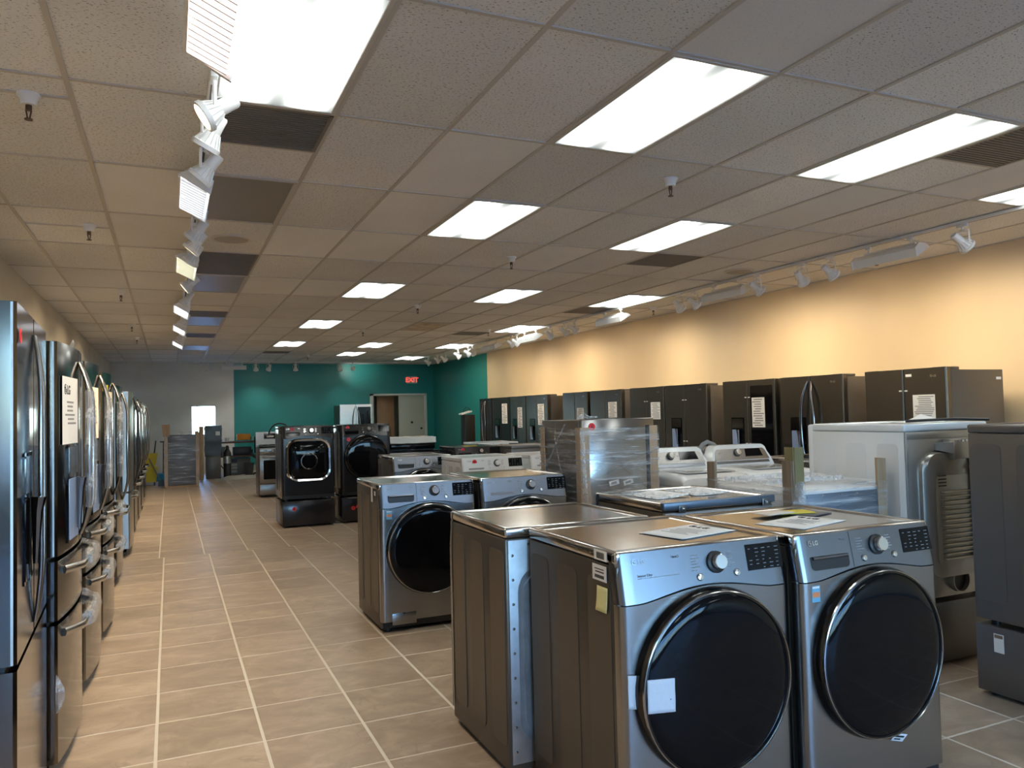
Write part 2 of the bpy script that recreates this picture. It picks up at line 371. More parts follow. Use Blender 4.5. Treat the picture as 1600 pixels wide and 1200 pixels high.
def print_lines(parent, x0, x1, z0, z1, y, rows, seed, material=INKG):   # block of unreadable small print on a -Y facing sheet
    rnd = random.Random(seed); m = MB()
    for i in range(rows):
        zc = z1-(z1-z0)*(i+0.5)/rows; h = (z1-z0)/rows*0.22
        xa = x0+(x1-x0)*rnd.uniform(0, 0.25); xb = x1-(x1-x0)*rnd.uniform(0, 0.35)
        m.box(xa, xb, y-0.0006, y, zc-h, zc+h)
    return stuff(m.build('small_print', material, parent))

# ================================================================== THE ROOM
# ---- floor: grout bed with separate tiles
fl = structure(MB().box(XL-0.1, XR+0.1, YF-0.1, YB+0.1, -0.08, -0.0012).build('floor', GROUT))
TP = 0.4465; GX0, GY0 = -0.065, 3.69
def proj(p):
    d = Vector(p)-Vector((0, 0, CAM_H)); w = d.dot(fwd)
    return (800+F_PX*d.dot(r2)/w, 600-F_PX*d.dot(u2)/w, w) if w > 0.1 else None
tiles = []
j = -25
while GY0+TP*j < YB:
    y0 = GY0+TP*j; shift = -0.045 if y0 > 8.9 else 0.0
    for i in range(-4, 19):
        x0 = GX0+TP*i+shift
        ax, bx, ay, by = max(x0+0.0065, XL), min(x0+TP-0.0065, XR), max(y0+0.0048, YF), min(y0+TP-0.0048, YB)
        if bx-ax < 0.05 or by-ay < 0.05: continue
        p = proj(((ax+bx)/2, (ay+by)/2, 0)); full = (bx-ax > TP-0.02 and by-ay > TP-0.02)
        vis = p and -60 < p[0] < 1660 and 500 < p[1] < 1290 and ((-0.9 < (ax+bx)/2 < 1.35) or ((ax+bx)/2 > 1.3 and y0 > 9.3) or ((ax+bx)/2 > 2.6 and y0 < 3.2 and p[0] > 1380) or (y0 > 3.0 and y0 < 5.2 and (ax+bx)/2 < 2.0))
        tiles.append((p[2] if vis and full else 1e9, (ax+bx)/2, (ay+by)/2, bx-ax, by-ay))
    j += 1
tiles.sort()
tm = MB().box(-TP/2+0.0065, TP/2-0.0065, -TP/2+0.0048, TP/2-0.0048, -0.006, 0.0, 0.0015, 1).mesh('tile', TILE)
rest = MB()
for k, (d, cx, cy, w, h) in enumerate(tiles):
    if k < 298 and d < 1e8: link('tile', tm, fl, loc=(cx, cy, random.uniform(-0.0008, 0.0008)))
    else: rest.box(cx-w/2, cx+w/2, cy-h/2, cy+h/2, -0.006, 0.0)
stuff(rest.build('distant_tiles', TILE, fl))

# ---- ceiling: board above, tiles, runners, cross tees
CX0, CY0, CW, CL = 0.80, 2.734, 0.61, 1.2212
cl = structure(MB().box(XL-0.1, XR+0.1, YF-0.1, YB+0.1, ZC+0.12, ZC+0.2).build('ceiling', CTILE2))
def colx(c): return CX0+CW*c
def rowy(r): return CY0+CL*r
LIT = [(-1,0),(2,0),(5,0),(8,0),(2,2),(5,2),(2,5),(5,5),(8,5),(2,8),(8,8),(2,11),(5,11),(8,11),(5,13),(8,14),(2,-3),(5,-3),(8,-3),(2,-6),(5,-6),(8,-6)]
UNL = [(-1,2),(-1,5),(-1,8),(-1,12)]
VENTS = [(-1,1.0,0.5),(-1,4.0,0.97),(-1,7.5,0.5),(-1,10.0,0.6),(6,0.0,0.5),(6,3.0,0.5),(8,6.0,0.6),(7,9.0,0.5),(2,13.0,0.5)]
STN = [(5,8)]
taken = set(LIT) | set(UNL) | set(STN)
half = {}
for c, r, h in VENTS: half.setdefault((c, int(r)), []).append((r-int(r), r-int(r)+h))
smooth_tiles = {(-2,2),(1,1),(1,2),(1,3),(0,3),(-2,3)}
ct_cache = {}
rest = MB()
r = -9
while rowy(r) < YB:
    for c in range(-4, 12):
        if (c, r) in taken: continue
        spans = [(0.0, 1.0)]
        if (c, r) in half:
            (a, b), = half[(c, r)]; spans = [q for q in ((0.0, a), (b, 1.0)) if q[1]-q[0] > 0.05]
        if (c, r) in ((-3, 1),): spans = [(0.0, 0.2), (0.2, 1.0)]
        if (c, r) in ((-3, 3),): spans = [(0.0, 0.45), (0.45, 1.0)]
        for a, b in spans:
            x0, x1 = max(colx(c)+0.004, XL), min(colx(c+1)-0.004, XR)
            y0, y1 = max(rowy(r+a)+0.004, YF), min(rowy(r+b)-0.004, YB)
            if x1-x0 < 0.03 or y1-y0 < 0.03: continue
            sm = (c, r) in smooth_tiles or r > 4 or random.random() < 0.12
            key = (round(x1-x0, 3), round(y1-y0, 3), sm)
            if rowy(r) < 0.2: rest.box(x0, x1, y0, y1, ZC+0.004, ZC+0.018); continue
            if key not in ct_cache:
                w, h = key[0]/2, key[1]/2
                ct_cache[key] = MB().box(-w, w, -h, h, 0, 0.014, 0.003, 1).mesh('ceiling_tile', CTILE2 if sm else CTILE)
            o = link('ceiling_tile', ct_cache[key], cl, loc=((x0+x1)/2, (y0+y1)/2, ZC+0.004+random.uniform(0, 0.002)))
    r += 1
stuff(rest.build('ceiling_tiles_by_shop_front', CTILE2, cl))
me_run = MB().box(-0.012, 0.012, YF, YB, -0.002, 0.006).box(-0.003, 0.003, YF, YB, 0.006, 0.03).mesh('grid_runner', TEE)
for c in range(-3, 12):
    if XL < colx(c) < XR: link('grid_runner', me_run, cl, loc=(colx(c), 0, ZC))
me_cross = MB().box(XL, XR, -0.011, 0.011, -0.0015, 0.006).mesh('cross_tee', TEE)
r = -9
while rowy(r) < YB:
    if rowy(r) > YF: link('cross_tee', me_cross, cl, loc=(0, rowy(r), ZC))
    r += 1
me_ct = MB().box(-CW/2, CW/2, -0.011, 0.011, -0.0015, 0.006).mesh('cross_tee', TEE)
for c, rr in [(-3, 1.2), (-3, 3.45)] + [(c, r_+h_) for c, r_, h_ in VENTS]:
    link('cross_tee', me_ct, cl, loc=(colx(c+0.5), rowy(rr), ZC))

# ---- walls
wl_ = structure(MB().box(XL-0.12, XL, YF-0.1, YB+0.1, 0, ZC+0.1).build('wall_left', LEFTW))
wr_ = structure(MB().box(XR, XR+0.12, YF-0.1, YB+0.1, 0, ZC+0.1).build('wall_right', BEIGE))
MB().box(XR-0.006, XR-0.0005, 18.55, YB, 0.15, ZC).build('teal_paint', TEAL, wr_, 'teal painted end of the beige wall')
structure(MB().box(XR-0.012, XR, YF, 18.5, 0, 0.10, 0.003).build('baseboard_right', DUSTY))
structure(MB().box(XL, XL+0.012, YF, YB, 0, 0.10, 0.003).build('baseboard_left', DUSTY))
# back wall with a window opening and a doorway
WX0, WX1, WZ0, WZ1 = 0.54, 1.19, 1.02, 1.85
DX0, DX1, DZ1 = 5.57, 7.26, 2.06
bw = MB()
for x0, x1, z0, z1 in ((XL-0.1, WX0, 0, ZC+0.1), (WX0, WX1, 0, WZ0), (WX0, WX1, WZ1, ZC+0.1), (WX1, DX0, 0, ZC+0.1), (DX0, DX1, DZ1, ZC+0.1), (DX1, XR+0.1, 0, ZC+0.1)):
    bw.box(x0, x1, YB, YB+0.15, z0, z1)
wb_ = structure(bw.build('wall_back', GREYW))
tp = MB(); 
for x0, x1, z0, z1 in ((1.66, DX0-0.05, 0.15, ZC), (DX0-0.05, DX1+0.05, DZ1+0.05, ZC), (DX1+0.05, XR-0.006, 0.15, ZC)): tp.box(x0, x1, YB-0.006, YB-0.0005, z0, z1)
tp.build('teal_paint', TEAL, wb_, 'teal painted stretch of the grey wall')
structure(MB().box(1.66, DX0-0.05, YB-0.016, YB-0.0005, 0, 0.15, 0.003).build('baseboard_back', mat('pale_baseboard', (0.34, 0.38, 0.32), 0, 0.5)))
# rear window
w2 = structure(thing('window_2', 'small bright window in the grey wall above the wrapped stack', 'window', (0, YB, 0)))
del w2['category']
m = MB()
for x0, x1, z0, z1 in ((WX0, WX0+0.03, WZ0, WZ1), (WX1-0.03, WX1, WZ0, WZ1), (WX0, WX1, WZ1-0.03, WZ1), (WX0, WX1, WZ0, WZ0+0.03), (0.70, 0.715, WZ0, WZ1), (1.07, 1.085, WZ0, WZ1)): m.box(x0, x1, 0.04, 0.08, z0, z1)
m.box(0.715, 1.07, 0.04, 0.08, 1.66, 1.68)
m.build('window_frame', WPLAST, w2)
for x0, x1, z0, z1 in ((WX0+.03, .70, WZ0+.03, WZ1-.03), (.715, 1.07, 1.68, WZ1-.03), (.715, 1.07, WZ0+.03, 1.66), (1.085, WX1-.03, WZ0+.03, WZ1-.03)):
    MB().box(x0, x1, 0.058, 0.062, z0, z1).build('pane', GLASS, w2)
portal(WX0, WX1, WZ0, WZ1, YB+0.2, -1)
# doorway: white casing, tan leaf standing open, pale leaf closed
d1 = structure(thing('door_1', 'doorway with a tan leaf and a pale closed leaf in the teal wall', 'door', (0, YB, 0)))
del d1['category']
m = MB(); m.box(DX0-0.05, DX0+0.06, -0.02, 0.15, 0, DZ1+0.05, 0.004); m.box(DX1-0.03, DX1+0.05, -0.02, 0.15, 0, DZ1+0.05, 0.004); m.box(DX0-0.05, DX1+0.05, -0.02, 0.15, DZ1-0.01, DZ1+0.05, 0.004)
m.build('casing', mat('casing_white', (0.66, 0.67, 0.62), 0, 0.45), d1)
lf = MB().box(6.42, DX1-0.03, 0.03, 0.075, 0.01, DZ1-0.012, 0.003).build('pale_leaf', PALEDOOR, d1)
MB().lathe([(0.035, 0), (0.035, 0.02), (0.02, 0.03)], 16, Matrix.Translation((6.83, 0.03, 1.22)), close1=True).build('deadbolt', BLACKP, lf)
MB().lathe([(0.025, 0), (0.022, 0.03), (0.03, 0.06)], 16, Matrix.Translation((7.12, 0.03, 1.03)), close1=True).build('door_knob', BLACKP, lf)
lf2 = MB().box(5.86, 6.40, 0.5, 0.545, 0.01, DZ1-0.012, 0.003).build('tan_leaf', TAN, d1)
m = MB(); m.box(5.2, 7.6, 1.3, 1.4, 0, 2.6); m.box(5.2, 5.3, 0.16, 1.3, 0, 2.6); m.box(7.5, 7.6, 0.16, 1.3, 0, 2.6); m.box(5.2, 7.6, 0.16, 1.4, 2.5, 2.6); m.box(5.2, 7.6, 0.16, 1.4, -0.05, 0.0)
m.build('corridor_shell', PALEDOOR, d1)
# shop front (behind the camera): full-height glazing
wf = MB()
wf.box(XL-0.1, XR+0.1, YF-0.15, YF, 0, 0.70); wf.box(XL-0.1, XR+0.1, YF-0.15, YF, 2.72, ZC+0.1); wf.box(XL-0.1, XL+0.2, YF-0.15, YF, 0, ZC); wf.box(XR-0.2, XR+0.1, YF-0.15, YF, 0, ZC)
structure(wf.build('wall_front', GREYW))
w1 = structure(thing('window_1', 'shop front glazing with dark mullions', 'window', (0, YF-0.08, 0))); del w1['category']
m = MB(); nW = 6; ww = (XR-XL-0.4)/nW
for i in range(nW+1): m.box(XL+0.2+ww*i-0.03, XL+0.2+ww*i+0.03, -0.05, 0.05, 0.7, 2.74)
m.box(XL+0.2, XR-0.2, -0.05, 0.05, 0.68, 0.74); m.box(XL+0.2, XR-0.2, -0.05, 0.05, 2.68, 2.74); m.box(XL+0.2, XR-0.2, -0.05, 0.05, 2.08, 2.14)
m.build('mullions', BSIDE, w1)
for i in range(nW):
    for z0, z1 in ((0.74, 2.08), (2.14, 2.68)): MB().box(XL+0.2+ww*i+0.03, XL+0.2+ww*(i+1)-0.03, -0.004, 0.004, z0, z1).build('pane', GLASS, w1)
structure(MB().box(-60, 60, -80, YF-0.2, -0.2, -0.05).build('street', ASPH)); structure(MB().box(-40, 40, YB+1.5, 80, -0.2, -0.05).build('yard', ASPH))

# ================================================================== CEILING FITTINGS
ORD = ['nearest', 'second', 'third', 'fourth', 'fifth', 'sixth', 'seventh', 'eighth', 'ninth', 'tenth', 'eleventh', 'twelfth', 'thirteenth', 'fourteenth', 'fifteenth', 'sixteenth']
COLN = {-1: 'beside the long spotlight track', 2: 'in the line second from the spotlight track', 5: 'in the middle line of the ceiling', 8: 'in the line closest to the beige wall'}
tf_frame = MB()
for x0, x1, y0, y1 in ((-.297, -.272, -.602, .602), (.272, .297, -.602, .602), (-.272, .272, -.602, -.58), (-.272, .272, .58, .602)): tf_frame.box(x0, x1, y0, y1, -0.006, 0.02, 0.002, 1)
tf_frame = tf_frame.mesh('frame', TEE)
tf_lens = MB().box(-.272, .272, -.58, .58, 0.0, 0.008).mesh('diffuser', LENS)
tf_unlit = MB().box(-.272, .272, -.58, .58, 0.0, 0.008).mesh('diffuser', UNLIT)
tf_stain = MB().box(-.272, .272, -.58, .58, 0.0, 0.008).mesh('diffuser', STAINL)
tf_can = MB().box(-.297, .297, -.602, .602, 0.02, 0.09).mesh('housing', FIXW)
def troffer(c, r, lens, label, grp):
    t = thing('ceiling_light', label, 'ceiling light', (colx(c+0.5), rowy(r+0.5), ZC), 0, grp)
    link('housing', tf_can, t); link('frame', tf_frame, t); link('diffuser', lens, t); return t
cnt = {}
for c, r in sorted(LIT, key=lambda q: q[1]):
    if r < 0: troffer(c, r, tf_lens, f'lit fluorescent ceiling panel {"behind the camera" if r == -3 else "near the shop front"}, {COLN[c]}', 'lit fluorescent ceiling panels'); continue
    k = cnt.get(c, 0); cnt[c] = k+1
    troffer(c, r, tf_lens, f'{ORD[k]} lit fluorescent ceiling panel {COLN[c]}' if c != -1 else 'large lit fluorescent panel beside the long spotlight track', 'lit fluorescent ceiling panels')
for k, (c, r) in enumerate(UNL): troffer(c, r, tf_unlit, f'{ORD[k]} unlit brown ceiling panel beside the long spotlight track', 'unlit ceiling panels')
for c, r in STN: troffer(c, r, tf_stain, 'unlit ceiling panel with an orange brown stain', 'unlit ceiling panels')
VL = ['dark perforated air vent right behind the large lit panel', 'dark grey ceiling panel past the round speaker', 'thin dark vent far along the spotlight track', 'farthest dark vent along the spotlight track', 'dark vent next to the lit panel by the beige wall',
      'dark vent above the middle of the beige wall', 'dark vent by the lit panel over the wall track', 'dark vent far back near the wall track', 'dark vent at the back over the laundry pedestals']
for (c, r, h), lab in zip(VENTS, VL):
    t = thing('air_vent', lab, 'air vent', (colx(c+0.5), rowy(r+h/2), ZC), 0, 'ceiling air vents')
    hw, hh = 0.297, CL*h/2-0.012
    MB().box(-hw, hw, -hh, hh, 0.006, 0.02).build('backing', VENT, t)
    m = MB()
    for k in range(int(hh*2/0.03)): m.box(-hw+0.02, hw-0.02, -hh+0.015+k*0.03, -hh+0.027+k*0.03, 0.0, 0.006)
    m.build('grille', VENT, t)
    m = MB()
    for x0, x1, y0, y1 in ((-hw, -hw+.02, -hh, hh), (hw-.02, hw, -hh, hh), (-hw, hw, -hh, -hh+.015), (-hw, hw, hh-.015, hh)): m.box(x0, x1, y0, y1, -0.003, 0.012)
    m.build('rim', VENT, t)
for x, y, lab in ((0.50, 7.03, 'round ceiling speaker grille beside the long spotlight track'), (5.99, 6.98, 'round ceiling speaker grille over the wall track')):
    t = thing('ceiling_speaker', lab, 'speaker', (x, y, ZC), 0, 'ceiling speakers')
    MB().lathe([(0.155, -0.004), (0.155, 0.006), (0.12, 0.012), (0.0, 0.014)], 32, Matrix.Rotation(PI/2, 4, 'X')).build('grille', mat('speaker_cream', (0.40, 0.36, 0.30), 0, 0.6), t)
    MB().lathe([(0.165, -0.004), (0.165, 0.008), (0.145, 0.012), (0.14, 0.008)], 32, Matrix.Rotation(PI/2, 4, 'X')).build('rim', mat('speaker_rim', (0.58, 0.52, 0.43), 0, 0.5), t)
# sprinklers
sp_cup = MB().lathe([(0.052, -0.004), (0.052, 0.006), (0.04, 0.02), (0.034, 0.05), (0.0, 0.05)], 20, Matrix.Rotation(PI/2, 4, 'X')).mesh('cup', WPLAST)
sp_stem = MB().cyl((0, 0, -0.05), (0, 0, -0.075), 0.014, n=12).cyl((0.011, 0, -0.075), (0.004, 0, -0.115), 0.004, n=6).cyl((-0.011, 0, -0.075), (-0.004, 0, -0.115), 0.004, n=6).mesh('stem', BRASS)
sp_def = MB().cyl((0, 0, -0.115), (0, 0, -0.12), 0.018, n=14).mesh('deflector', BRASS)
for k, (x, y, lab) in enumerate([(-0.60, 4.21, 'nearest ceiling sprinkler above the row of fridges with curved handles'), (-0.57, 6.87, 'second ceiling sprinkler above the row of fridges with curved handles'), (-0.52, 10.26, 'third ceiling sprinkler above the row of fridges with curved handles'), (-0.54, 13.67, 'fourth ceiling sprinkler above the row of fridges with curved handles'), (-0.54, 15.84, 'farthest ceiling sprinkler above the row of fridges with curved handles'),
        (3.12, 4.29, 'nearest ceiling sprinkler over the washing machines'), (3.15, 7.03, 'second ceiling sprinkler over the washing machines'), (3.24, 10.53, 'third ceiling sprinkler over the washing machines'), (3.2, 13.77, 'fourth ceiling sprinkler over the washing machines'), (3.18, 19.73, 'farthest ceiling sprinkler over the washing machines'),
        (5.46, 13.31, 'ceiling sprinkler near the far end of the wall track'), (6.78, 9.86, 'ceiling sprinkler between the wall track and the beige wall'), (6.75, 5.75, 'ceiling sprinkler by the nearest wall flood light')]):
    t = thing('sprinkler', lab, 'sprinkler', (x, y, ZC), 0, 'ceiling sprinklers')
    link('cup', sp_cup, t); link('stem', sp_stem, t); link('deflector', sp_def, t)

# ---- track lighting
def track(x0, y0, x1, y1, label):
    L = math.hypot(x1-x0, y1-y0); a = math.atan2(y1-y0, x1-x0)
    t = thing('lighting_track', label, 'lighting track', (x0, y0, ZC), a)
    m = MB(); m.box(0, L, -0.018, 0.018, -0.03, -0.003, 0.002, 1); m.build('rail', FIXW, t)
    m = MB(); m.box(0.01, L-0.01, -0.006, 0.006, -0.0312, -0.0295); m.build('slot', BLACKP, t)
    for e in (0, L): MB().box(e-0.012, e+0.012, -0.02, 0.02, -0.033, -0.002, 0.003).build('end_cap', FIXW, t)
track(0.19, 1.6, 0.19, 17.2, 'long white ceiling track of spotlights over the aisle')
track(6.26, 1.5, 6.26, 21.6, 'white ceiling track running along the beige wall')
track(0.62, 22.0, 6.1, 22.0, 'short white ceiling track in front of the teal back wall')
def aim(d):                                   # matrix taking local -Y to direction d
    d = Vector(d).normalized(); y = -d; x = y.cross(Vector((0, 0, 1))); x = x.normalized() if x.length > 1e-3 else Vector((1, 0, 0)); z = x.cross(y)
    return Matrix(((x.x, y.x, z.x, 0), (x.y, y.y, z.y, 0), (x.z, y.z, z.z, 0), (0, 0, 0, 1)))
def spot_head(x, y, d, label, grp, lit=True, watts=26, col=(1.0, 0.74, 0.44), ang=44, drop=0.0):
    t = thing('spotlight_head', label, 'spotlight', (x, y, ZC-0.03), 0, grp)
    MB().box(-0.016, 0.016, -0.05, 0.05, -0.028, 0.0, 0.004).cyl((0, 0, -0.028), (0, 0, -0.05), 0.009, n=10).build('adapter', FIXW, t)
    dv = Vector(d).normalized(); pv = Vector((0, 0, -0.165-drop))
    sx = dv.cross(Vector((0, 0, 1))); sx = sx.normalized() if sx.length > 0.05 else Vector((1, 0, 0))
    m = MB(); up = Vector((0, 0, -0.055))
    for s in (-1, 1):
        m.tube([up+sx*s*0.02, up+sx*s*0.066, up+sx*s*0.072+Vector((0, 0, -0.02)), pv+sx*s*0.072], 0.0085, 6, flat=0.4)
    m.tube([up-sx*0.03, up+sx*0.03], 0.009, 6); m.build('yoke', FIXW, t)
    A = Matrix.Translation(pv) @ aim(dv)
    MB().lathe([(0.0, -0.115), (0.028, -0.115), (0.033, -0.105), (0.034, -0.03)], 20, A).build('can', FIXW, t)
    m = MB().lathe([(0.033, -0.03), (0.040, -0.01), (0.058, 0.035)], 20, A)
    for k in range(14):
        a = 2*PI*k/14; p0 = A @ Vector((0.036*math.cos(a), 0.028, 0.036*math.sin(a))); p1 = A @ Vector((0.062*math.cos(a), -0.036, 0.062*math.sin(a))); m.tube([p0, p1], 0.0035, 4)
    m.build('finned_cone', FIXW, t)
    MB().lathe([(0.058, 0.033), (0.070, 0.036), (0.070, 0.058), (0.060, 0.060), (0.054, 0.045)], 24, A).build('rim', FIXW, t)
    MB().lathe([(0.055, 0.046), (0.03, 0.05), (0.0, 0.051)], 20, A).build('bulb', BULB if lit else DCHROME, t)
    cp = [up+Vector((0.0, 0.02, 0)), up+sx*0.05+Vector((0, 0, -0.03)), A @ Vector((0.03, 0.135, 0.0)), A @ Vector((0, 0.112, 0))]
    MB().tube(cp, 0.0035, 6).build('cord', FIXW, t)
    if lit:
        ld = bpy.data.lights.new('spot_lamp', 'SPOT'); ld.energy = watts; ld.color = col; ld.spot_size = math.radians(ang); ld.spot_blend = 1.0; ld.shadow_soft_size = 0.04
        lo = bpy.data.objects.new('spot_lamp', ld); C.objects.link(lo); lo.parent = t; lo.location = pv+dv*0.07; lo.rotation_euler = dv.to_track_quat('-Z', 'Y').to_euler()
    return t
def wall_washer(x, y0, y1, label, grp, lit=True, watts=30, along='y', flip=False, louvres=False, lens=None):          # long half-hexagonal flood facing the wall
    L = y1-y0; ox = 0.05 if flip else 0.0
    t = thing('wall_washer', label, 'flood light', (x, (y0+y1)/2, ZC-0.03) if along == 'y' else ((y0+y1)/2, x, ZC-0.03), (PI if flip else 0) if along == 'y' else PI/2, grp)
    m = MB(); 
    for s in (-1, 1): m.box(-0.014, 0.014, s*L*0.33-0.03, s*L*0.33+0.03, -0.026, 0.0, 0.003).cyl((0, s*L*0.33, -0.02), (ox, s*L*0.33, -0.10), 0.008, n=8)
    m.box(-0.008, 0.008, -L*0.4, L*0.4, -0.072, -0.056); m.build('bracket', FIXW, t)
    prof = [(-0.085, -0.205), (-0.10, -0.13), (-0.05, -0.085), (0.03, -0.085), (0.085, -0.11)]
    m = MB(); a = m.ring([(u, -L/2, v) for u, v in prof]); b = m.ring([(u, L/2, v) for u, v in prof])
    for i in range(len(prof)-1): m.bm.faces.new((a[i], a[i+1], b[i+1], b[i]))
    m.xf(Matrix.Translation((ox, 0, 0))).build('shell', FIXW, t)
    for s in (-1, 1):
        MB().prism([(-0.09, -0.21), (0.09, -0.107), (0.03, -0.078), (-0.05, -0.078), (-0.108, -0.13)], s*L/2-0.006, s*L/2+0.012, 'y').xf(Matrix.Translation((ox, 0, 0))).build('end_plate', FIXW, t)
    A = MB(); A.hexa([(-0.07, -L/2+.01, -0.18), (0.07, -L/2+.01, -0.115), (0.07, L/2-.01, -0.115), (-0.07, L/2-.01, -0.18), (-0.073, -L/2+.01, -0.175), (0.067, -L/2+.01, -0.11), (0.067, L/2-.01, -0.11), (-0.073, L/2-.01, -0.175)])
    A.xf(Matrix.Translation((ox, 0, 0))).build('lamp_panel', (lens or FLOODP) if lit else UNLIT, t)
    if louvres:
        n = 13; me = MB().hexa([(-0.07, -0.004, -0.196), (0.07, -0.004, -0.131), (0.07, 0.004, -0.131), (-0.07, 0.004, -0.196), (-0.071, -0.004, -0.182), (0.069, -0.004, -0.117), (0.069, 0.004, -0.117), (-0.071, 0.004, -0.182)]).mesh('louvre', FIXW)
        for k in range(n): link('louvre', me, t, loc=(ox, -L/2+0.03+(L-0.06)*k/(n-1), 0))
        MB().hexa([(0.072, -L/2, -0.128), (0.085, -L/2, -0.122), (0.085, L/2, -0.122), (0.072, L/2, -0.128), (0.072, -L/2, -0.108), (0.085, -L/2, -0.108), (0.085, L/2, -0.108), (0.072, L/2, -0.108)]).xf(Matrix.Translation((ox, 0, 0))).build('lip', FIXW, t)
    if lit:
        ld = bpy.data.lights.new('wall_lamp', 'AREA'); ld.shape = 'RECTANGLE'; ld.size = L*0.9; ld.size_y = 0.10; ld.energy = watts; ld.color = (1.0, 0.80, 0.55); ld.spread = math.radians(130)
        lo = bpy.data.objects.new('wall_lamp', ld); C.objects.link(lo); lo.parent = t; lo.location = (0.02+ox, 0, -0.155)
        q = Vector((0.45, 0, -0.9)).to_track_quat('-Z', 'Y'); lo.rotation_euler = (q.to_matrix() @ Matrix.Rotation(PI/2, 3, 'Z')).to_euler()
    return t
GA, GB, GC_ = 'fittings on the aisle track', 'fittings on the wall track', 'fittings on the back wall track'
fa = [('f', 2.50, 3.16, FLOODP, 'big louvred flood light with pinkish lamps hanging closest to the camera'), ('s', 3.60, (-0.80, 0.0, -0.55)), ('s', 3.95, (-0.45, 0.30, -0.85)), ('s', 4.5, (-0.6, 0.25, -0.75)),
      ('f', 4.80, 5.52, FLOODW, 'second louvred flood light on the aisle track, with bluish white stripes'), ('s', 6.05, (-0.55, 0.3, -0.75)), ('s', 6.45, (-0.6, 0.15, -0.75)), ('s', 6.95, (-0.5, 0.35, -0.8)),
      ('f', 7.22, 7.92, FLOODY, 'third louvred flood light on the aisle track, with a pale yellow lamp'), ('s', 8.4, (-0.75, 0.05, -0.6)), ('s', 9.5, (-0.5, 0.3, -0.8)), ('f', 10.3, 11.0, FLOODW, 'fourth louvred flood light on the aisle track'),
      ('s', 11.5, (-0.5, 0.3, -0.8)), ('f', 12.5, 13.2, FLOODW, 'fifth louvred flood light on the aisle track'), ('s', 13.7, (-0.5, 0.3, -0.8)), ('s', 14.4, (-0.6, 0.2, -0.8)), ('f', 15.0, 15.7, FLOODW, 'farthest louvred flood light on the aisle track')]
k = 0
for q in fa:
    if q[0] == 's': spot_head(0.19, q[1], q[2], f'{ORD[k]} white spotlight head on the aisle track', GA, True, 22 if q[1] < 9 else 12, ang=64); k += 1
    else: wall_washer(0.19, q[1], q[2], q[4], GA, True, 16, flip=True, louvres=q[1] < 9, lens=q[3])
k = 0
WALLD = [(1.0, -0.1, -0.70), (1.0, 0.2, -0.8), (1.0, -0.25, -0.75)]
for y in (2.6, 3.4, 4.44, 5.9, 6.3, 6.98, 8.16, 8.5, 11.44, 11.77, 12.35, 13.8, 14.05, 16.2, 16.5, 17.18, 18.2, 18.7, 19.5):
    spot_head(6.26, y, WALLD[k % 3], f'{ORD[k] if k < 16 else ORD[15]+"-plus"} white spotlight head on the wall track' if k < 16 else ['spotlight head on the wall track above the pale door edge', 'spotlight head second from the far end of the wall track', 'farthest spotlight head on the wall track'][k-16],
              GB, True, 12.5 if k % 2 == 0 else 8, ang=112, col=(1.0, 0.74, 0.42) if y < 17.8 else (1.0, 0.85, 0.6)); k += 1
for k, (y0, y1) in enumerate(((4.83, 5.54), (7.17, 7.89), (9.83, 10.55), (12.8, 13.55), (14.7, 15.45))):
    wall_washer(6.26, y0, y1, f'{ORD[k]} long white flood light facing the beige wall', GB, True, 13)
for k, (x, d) in enumerate(((0.94, (0.1, 0.3, -1)), (2.16, (0.1, 0.5, -0.8)), (2.5, (-0.2, 0.5, -0.8)), (3.21, (0.1, 0.4, -0.9)), (4.44, (0.2, 0.5, -0.8)), (4.8, (0.35, 0.9, 0.05)))):
    spot_head(x, 22.0, d, f'{["first","second","third","fourth","fifth","sixth"][k]} spotlight head along the back wall track from the grey wall', GC_, True, 16 if k == 5 else 11, (1.0, 0.95, 0.85), 80)
wall_washer(22.0, 1.3, 1.9, 'white flood light box on the back wall track', GC_, False, along='x')

# ================================================================== APPLIANCES
W_, D_, H_ = 0.686, 0.69, 0.99
ZB, ZT, TILT = 0.825, 0.985, 0.20
def arch(x): return 0.824+0.034*max(0.0, math.cos(min(1.0, abs(x)/0.27)*PI/2))**1.3
SCH = {
 'graphite': dict(body=GRAPH, panel=SILVER, front=STEELH, top=GRAPHT, ring=DCHROME, knob=CHROME, logo=CHROME, mark=INKG),
 'white':    dict(body=WHITE, panel=WHITE, front=WHITE, top=WHITE, ring=WHITE, knob=WPLAST, logo=INKG, mark=INKG),
 'dark':     dict(body=DKPAINT, panel=DKPAINT, front=DKPAINT, top=DKPAINT, ring=CHROME, knob=CHROME, logo=CHROME, mark=CHROME),
 'slate':    dict(body=GREYSIDE, panel=GREYSIDE, front=GREYSIDE, top=GREYSIDE, ring=DCHROME, knob=CHROME, logo=CHROME, mark=CHROME)}

